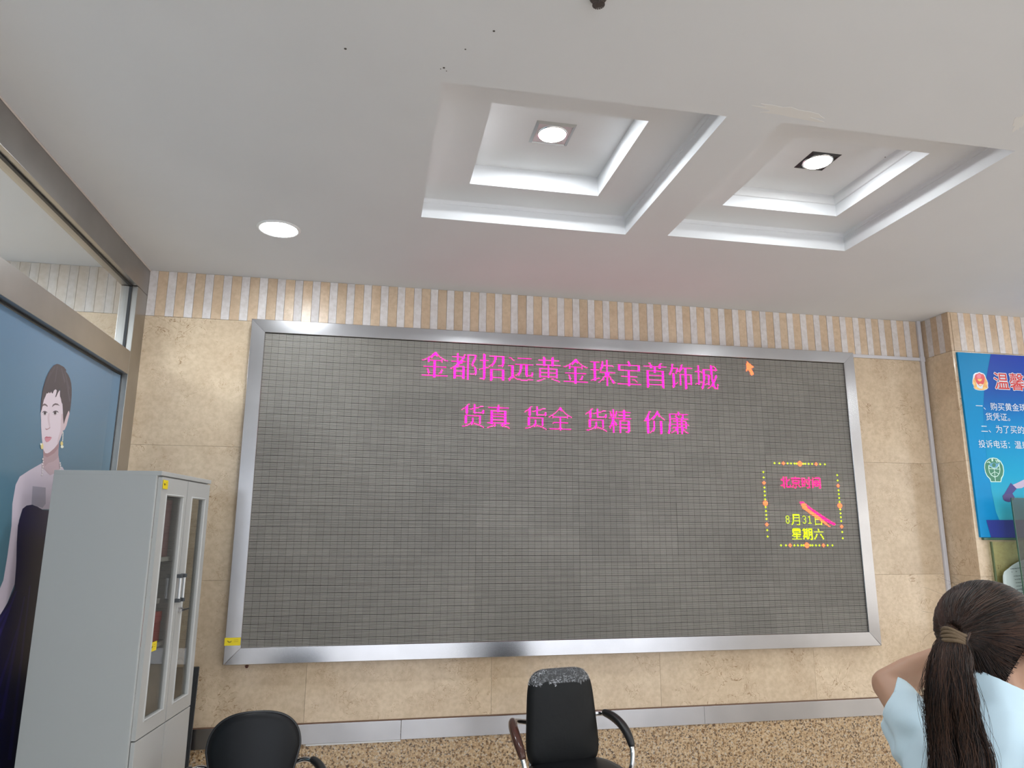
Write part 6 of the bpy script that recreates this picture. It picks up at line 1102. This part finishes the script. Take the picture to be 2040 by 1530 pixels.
# trousers
M_trou = mat('dark_trousers', (.03, .035, .05), .8, bump=.1)
tc = [(hip + Vector((0, 0, .10)) + Lf*.05, hip + Lf*.08, .115, .118), (hip + Vector((0, 0, .10)) - Lf*.05, hip - Lf*.08, .115, .118), (hip, hip + Vector((0, 0, .1)), .12, .115)]
for s in (1, -1):
    k0 = hip + Lf*.09*s + Vector((.02, .01, -.10)); kn = Vector((k0.x+.03, k0.y+.02, .43)); an = Vector((k0.x, k0.y, .12))
    tc += [(hip + Lf*.08*s, k0, .112, .098), (k0, kn, .098, .072), (kn, an, .072, .058)]
tm = capsules(tc, .009, 4, 'trousers'); tm.materials.append(M_trou); tm.shade_smooth()
o = bpy.data.objects.new('trousers', tm); C.objects.link(o); o.parent = per
for s in (1, -1):
    k0 = hip + Lf*.09*s + Vector((.02, .01, -.10)); an = Vector((k0.x, k0.y, 0))
    sm = capsules([(an + Vector((0, 0, .05)) - F*.03, an + F*.16 + Vector((0, 0, .042)), .046, .040), (an + Vector((0, 0, .03)) - F*.03, an + F*.17 + Vector((0, 0, .030)), .030, .030)], .006, 3, 'shoe')
    sm.materials.append(mat('white_shoe', (.6, .6, .6), .5)); sm.shade_smooth(); o = bpy.data.objects.new('shoe', sm); C.objects.link(o); o.parent = per
# T-shirt: loose shell over torso and upper arms, opened at neck, sleeves and hem, with folds
M_shirt = mat('pale_blue_cotton', (.60, .76, .84), .85, bump=.05, bscale=500)
ua = (elb-shL).normalized(); uaR = (elR-shR).normalized()
slE = shL + (elb-shL)*.80
ON = (-RT*.80 + UP*.30 + FW*.52).normalized(); OP = Vector((1.150, 1.502, 1.228)) - ON*.008   # plane of the sleeve opening
sc = [(NK + Vector((-.012, -.012, .055)), NK + Vector((-.014, -.014, -.03)), .064, .076), (sp1 + Vector((0, 0, .075)), sp1 + Vector((0, 0, -.02)), .082, .112), (sp1, hip + Vector((0, 0, .02)), .118, .128),
      (sp1 + Lf*.055, hip + Lf*.06 + Vector((0, 0, .02)), .104, .115), (sp1 - Lf*.075, hip - Lf*.07 + Vector((0, 0, .02)), .108, .115),
      (NK + Vector((0, 0, -.045)), shL, .060, .064), (NK + Vector((0, 0, -.045)), shR, .058, .064),
      (shL, shL + (elb-shL)*.5, .060, .050), (shL + (elb-shL)*.5 + Vector((0, 0, -.004)), shL + (elb-shL)*1.05 + Vector((0, 0, -.012)), .050, .042), (shR, shR + (elR-shR)*.8, .066, .066),
      (shL + Vector((0, 0, -.05)), slE + Vector((-.01, -.02, -.055)), .055, .042), (shL + Vector((.0, -.03, -.08)), hip + Lf*.07 + Vector((0, 0, .1)), .055, .09)]
sm = capsules(sc, .0065, 6, 'tshirt')
bm = bmesh.new(); bm.from_mesh(sm)
from mathutils import noise as NZ
cut = []
for v in bm.verts:
    w = v.co + PO
    tL = (w-shL).dot(ua)/(elb-shL).length; tR = (w-shR).dot(uaR)/(elR-shR).length
    dL = (w - shL - ua*(w-shL).dot(ua)).length; dR = (w - shR - uaR*(w-shR).dot(uaR)).length
    nk = (w-NK)
    pass
def cutoff(p0, n_, c_, rad):
    vs_ = {v for v in bm.verts if (v.co+PO-c_).length < rad}
    es_ = {e_ for e_ in bm.edges if all(v in vs_ for v in e_.verts)}; fs_ = {f_ for f_ in bm.faces if all(v in vs_ for v in f_.verts)}
    bmesh.ops.bisect_plane(bm, geom=list(vs_ | es_ | fs_), plane_co=Vector(p0)-PO, plane_no=n_.normalized(), clear_outer=True)
cutoff(OP, ON, elb, .235)
cutoff(shR.lerp(elR, .55), uaR, elR, .17)
cutoff(NK + Vector((0, 0, .046)), Vector((0, 0, 1)) + RT*.50, NK + Vector((0, 0, .08)), .135)
cutoff(Vector((1.1, 1.2, .76)), Vector((0, 0, -1)), Vector((1.06, 1.18, .6)), .5)
bm.normal_update()
for v in bm.verts:
    w = v.co + PO
    q = Vector(((w-shL).dot(F)*4, (w-shL).dot(Lf)*3+w.z*2, w.z*4))
    f_ = NZ.noise(q*2.0)*.008 + abs(NZ.noise(q*3.1+Vector((3, 1, 0))))*.008
    # diagonal creases running from the armpit to the shoulder blade
    t = (w-shL); u_ = t.dot(Vector((.35, -.2, .9)).normalized())
    dd = t.length
    f_ += .007*math.sin(u_*85 + 3*NZ.noise(w*9))*math.exp(-(dd/.13)**2)
    v.co += v.normal*f_
me = bpy.data.meshes.new('tshirt'); bm.to_mesh(me); bm.free(); bpy.data.meshes.remove(sm)
me.materials.append(M_shirt); me.shade_smooth()
ts = bpy.data.objects.new('tshirt', me); C.objects.link(ts); ts.parent = per; ts['label'] = 'pale blue cotton T-shirt'
sol = ts.modifiers.new('t', 'SOLIDIFY'); sol.thickness = .0035; sol.offset = -1
ss = ts.modifiers.new('s', 'SMOOTH'); ss.iterations = 2

# ---------------------------------------------------------------- hair
def hairmat(name, c0, c1):
    m, nt, p = nodes(name); g = nt.nodes.new('ShaderNodeNewGeometry'); oi = g.outputs['Random Per Island']
    n = nt.nodes.new('ShaderNodeTexNoise'); n.inputs['Scale'].default_value = 14; n.inputs['Detail'].default_value = 3; nt.links.new(g.outputs['Position'], n.inputs['Vector'])
    a = nt.nodes.new('ShaderNodeMath'); a.operation = 'MULTIPLY'; nt.links.new(oi, a.inputs[0]); nt.links.new(n.outputs['Fac'], a.inputs[1])
    nt.links.new(ramp(nt, a.outputs[0], [(.10, c0), (.48, c1)]), p.inputs['Base Color'])
    p.inputs['Roughness'].default_value = .42; p.inputs['Specular IOR Level'].default_value = .35
    return m
M_hair = hairmat('dark_brown_hair', (.008, .006, .006), (.075, .036, .022))
M_scalp = mat('hair_base', (.008, .006, .006), .9, spec=.05)
def hp(th, ph, r=1.0):
    """point on the hair surface; th 0 = crown, ph 0 = face side, + towards her right"""
    over = max(0, th - 1.85); th = min(th, 1.85)
    v = Vector((math.sin(th)*math.cos(ph), math.sin(th)*math.sin(ph), math.cos(th)))
    drop = Vector((0, 0, -.092*over)) - (HF*v.x + HS*v.y)*.030*over
    c = H + HU*.016 - HF*.016
    return c + (HF*v.x*.102 + HS*v.y*.090 + HU*v.z*.098)*r + drop
T = Vector((1.076, 1.203, 1.403))        # tie point of the ponytail
cc = H + HU*.016 - HF*.016
bm = bmesh.new()
# cap under the strands, lower at the back of the head
nth, nph = 26, 48; gr = []
def low(ph):
    b = (1-math.cos(ph))/2      # 0 face .. 1 back
    s = math.sin(ph)
    return 1.10 + .25*min(1, b/.42) + 1.42*min(1, max(0, (b-.42)/.36))
for i in range(nth+1):
    gr.append([bm.verts.new(rel(hp(low(2*PI*j/nph)*i/nth, 2*PI*j/nph, .992 - .05*(i/nth)**6))) for j in range(nph)])
for i in range(nth):
    for j in range(nph): bm.faces.new((gr[i][j], gr[i+1][j], gr[i+1][(j+1) % nph], gr[i][(j+1) % nph]))
bmesh.ops.remove_doubles(bm, verts=bm.verts, dist=1e-5)
scalp = obj('hair', bm, M_scalp, per, True); scalp['label'] = 'dark brown hair pulled back'
rnd = random.Random(11)
def strandmesh(paths, seg=3):
    vs_, fs_ = [], []
    for P, r0 in paths:
        n = len(P); b0 = len(vs_); nrm = None
        for i, p_ in enumerate(P):
            t = (P[min(i+1, n-1)]-P[max(i-1, 0)])
            if t.length < 1e-7: t = Vector((0, 0, -1))
            t.normalize()
            if nrm is None: nrm = t.orthogonal().normalized()
            nrm = (nrm - t*nrm.dot(t)).normalized(); bt = t.cross(nrm)
            r = r0*(1 - .75*max(0, (i/(n-1)-.8))/.2) if n > 1 else r0
            for k in range(seg):
                a = 2*PI*k/seg; q = p_ + (nrm*math.cos(a)+bt*math.sin(a))*r; vs_.append(tuple(q-PO))
        for i in range(n-1):
            for k in range(seg):
                fs_.append((b0+i*seg+k, b0+i*seg+(k+1) % seg, b0+(i+1)*seg+(k+1) % seg, b0+(i+1)*seg+k))
    return vs_, [], fs_
def dirn(v):
    w = v-cc; return Vector((w.dot(HF)/.102, w.dot(HS)/.090, w.dot(HU)/.098))
def surf(d, r): return cc + HF*d.x*.102*r + HS*d.y*.090*r + HU*d.z*.098*r
TG = Vector((-.375, -.112, -.920)).normalized()     # the tail leaves the tie downwards and to the left
dT = dirn(T-TG*.012).normalized(); rT = dirn(T-TG*.012).length
paths = []
for k in range(7500):
    ph = rnd.uniform(0, 2*PI); fr = math.sqrt(rnd.uniform(.02, 1))
    th = low(ph)*min(1.0, fr*1.02)
    d0 = dirn(hp(th, ph)); r00 = d0.length; d0.normalize()
    ang = d0.angle(dT)
    if ang < .18: continue
    n = 11; P = []; ax = d0.cross(dT).normalized(); wob = rnd.uniform(-.05, .05); lift = rnd.uniform(1.0, 1.035)
    clump = .10*math.sin(ph*9+th*3)
    j1, j2 = rnd.gauss(0, .007), rnd.gauss(0, .007)
    for i in range(n+1):
        t = i/n; d = d0.slerp(dT, t) if ang < 3.1 else d0
        side = ax
        w = math.sin(PI*t)
        d = (d + side*(wob*w + clump*.35*w)).normalized()
        r = lift + (r00-1)*(1-t)**2 + .012*w*math.sin(ph*23) + (rT-1.02)*max(0, (t-.62)/.38)**1.6
        q = surf(d, r); 
        if t > .8:
            q = q + (HF*0 + HS*j1 + Vector((0, 0, j2)))*((t-.8)/.2)
        P.append(q)
    paths.append((P, rnd.uniform(.00028, .00062)))
o = obj('hair_strands', strandmesh(paths), M_hair, scalp)
for pl in o.data.polygons: pl.use_smooth = True
o['kind'] = 'stuff'
# a few loose flyaway strands
paths = []
for k in range(40):
    ph = rnd.uniform(2.2, 4.2); th = rnd.uniform(.2, 1.9); a = hp(th, ph, 1.0); n_ = (a-cc).normalized()
    s = Vector((rnd.uniform(-1, 1), rnd.uniform(-1, 1), rnd.uniform(-1, .3))).normalized()
    b = a + n_*rnd.uniform(.002, .007) + s*.022; c_ = b + s*.02 + n_*rnd.uniform(-.01, .006)
    paths.append((smoothpath([a, b, c_], 6), .00018))
# ponytail
tp = smoothpath([T - TG*.020 + (cc-T)*.10, T, T + TG*.022, Vector((1.055, 1.196, 1.350)), Vector((1.050, 1.196, 1.300)), Vector((1.062, 1.208, 1.245)), Vector((1.070, 1.210, 1.190)), Vector((1.060, 1.208, 1.12)), Vector((1.060, 1.200, 1.04)), Vector((1.066, 1.195, .96))], 4)
vd = Vector((-.68, -.72, 0)).normalized(); sd = Vector((.72, -.68, 0)).normalized()
def pr_(t):   # half width along the tail
    return .0145 + .0225*min(1, max(0, (t-.14))/.30)**.8 + .005*math.sin(t*9+1) - .02*max(0, t-.85)/.15
pt = []
NT = len(tp)
for k in range(4600):
    a = rnd.uniform(0, 2*PI); rr = math.sqrt(rnd.uniform(0, 1)); ph = rnd.uniform(0, 6.28); A = rnd.uniform(.001, .010); ln = rnd.uniform(.78, 1.0)
    P = []; cl = round(a*3/PI)*PI/3
    for i in range(0, int(NT*ln)):
        t = i/(NT-1); R_ = pr_(t); aa = a + (cl-a)*.45*min(1, t*1.6) + .5*math.sin(t*7+cl*2)*max(0, t-.2)
        tg = (tp[min(i+1, NT-1)]-tp[max(i-1, 0)]).normalized()
        u = sd - tg*sd.dot(tg); u.normalize(); v_ = tg.cross(u)
        q = tp[i] + u*math.cos(aa)*rr*R_*1.12 + v_*math.sin(aa)*rr*R_*.72
        q += u*(A*math.sin(t*16+ph))*min(1, t*2.5)
        P.append(q)
    pt.append((P, rnd.uniform(.00035, .00075)))
for k in range(60):      # loose locks beside the tail
    s = rnd.choice((-1, -1, 1)); ph = rnd.uniform(0, 6); am = rnd.uniform(.004, .018)
    P = []
    for i in range(int(NT*.1), int(NT*rnd.uniform(.6, .98))):
        t = i/(NT-1); P.append(tp[i] + sd*s*(pr_(t)*1.15 + am*math.sin(t*8+ph)**2*min(1, (t-.1)*3)) + vd*.01*math.sin(t*5+ph))
    if len(P) > 3: pt.append((P, rnd.uniform(.0002, .0004)))
o2 = obj('flyaway_strands', strandmesh(paths), M_hair, scalp); o2['kind'] = 'stuff'
tail = obj('ponytail', strandmesh(pt), M_hair, per); tail['label'] = 'long dark wavy ponytail'
for pl in tail.data.polygons: pl.use_smooth = True
# core so that the tail reads solid
bm = bmesh.new(); tube(bm, [v-PO for v in tp[:-4]], [pr_(i/(NT-1))*.6 for i in range(NT-4)], 14, flat=.72); obj('ponytail_core', bm, M_scalp, tail, True)
# hair tie: three wraps of brown elastic
tg = TG; u = sd - tg*sd.dot(tg); u.normalize(); v_ = tg.cross(u); u, v_ = u, v_
bm = bmesh.new()
for w_ in range(4):
    c_ = T + tg*(.0060*w_-.009)
    P = [c_ + u*math.cos(2*PI*i/28)*.0180 + v_*math.sin(2*PI*i/28)*.0175 + tg*.0022*math.sin(2*PI*i/14+w_) for i in range(29)]
    tube(bm, [q-PO for q in P], .0040, 8, cap=False)
o = obj('hair_tie', bm, mat('hair_elastic', (.13, .085, .045), .75, bump=.4, bscale=200), per, True); o['label'] = 'brown elastic hair tie'
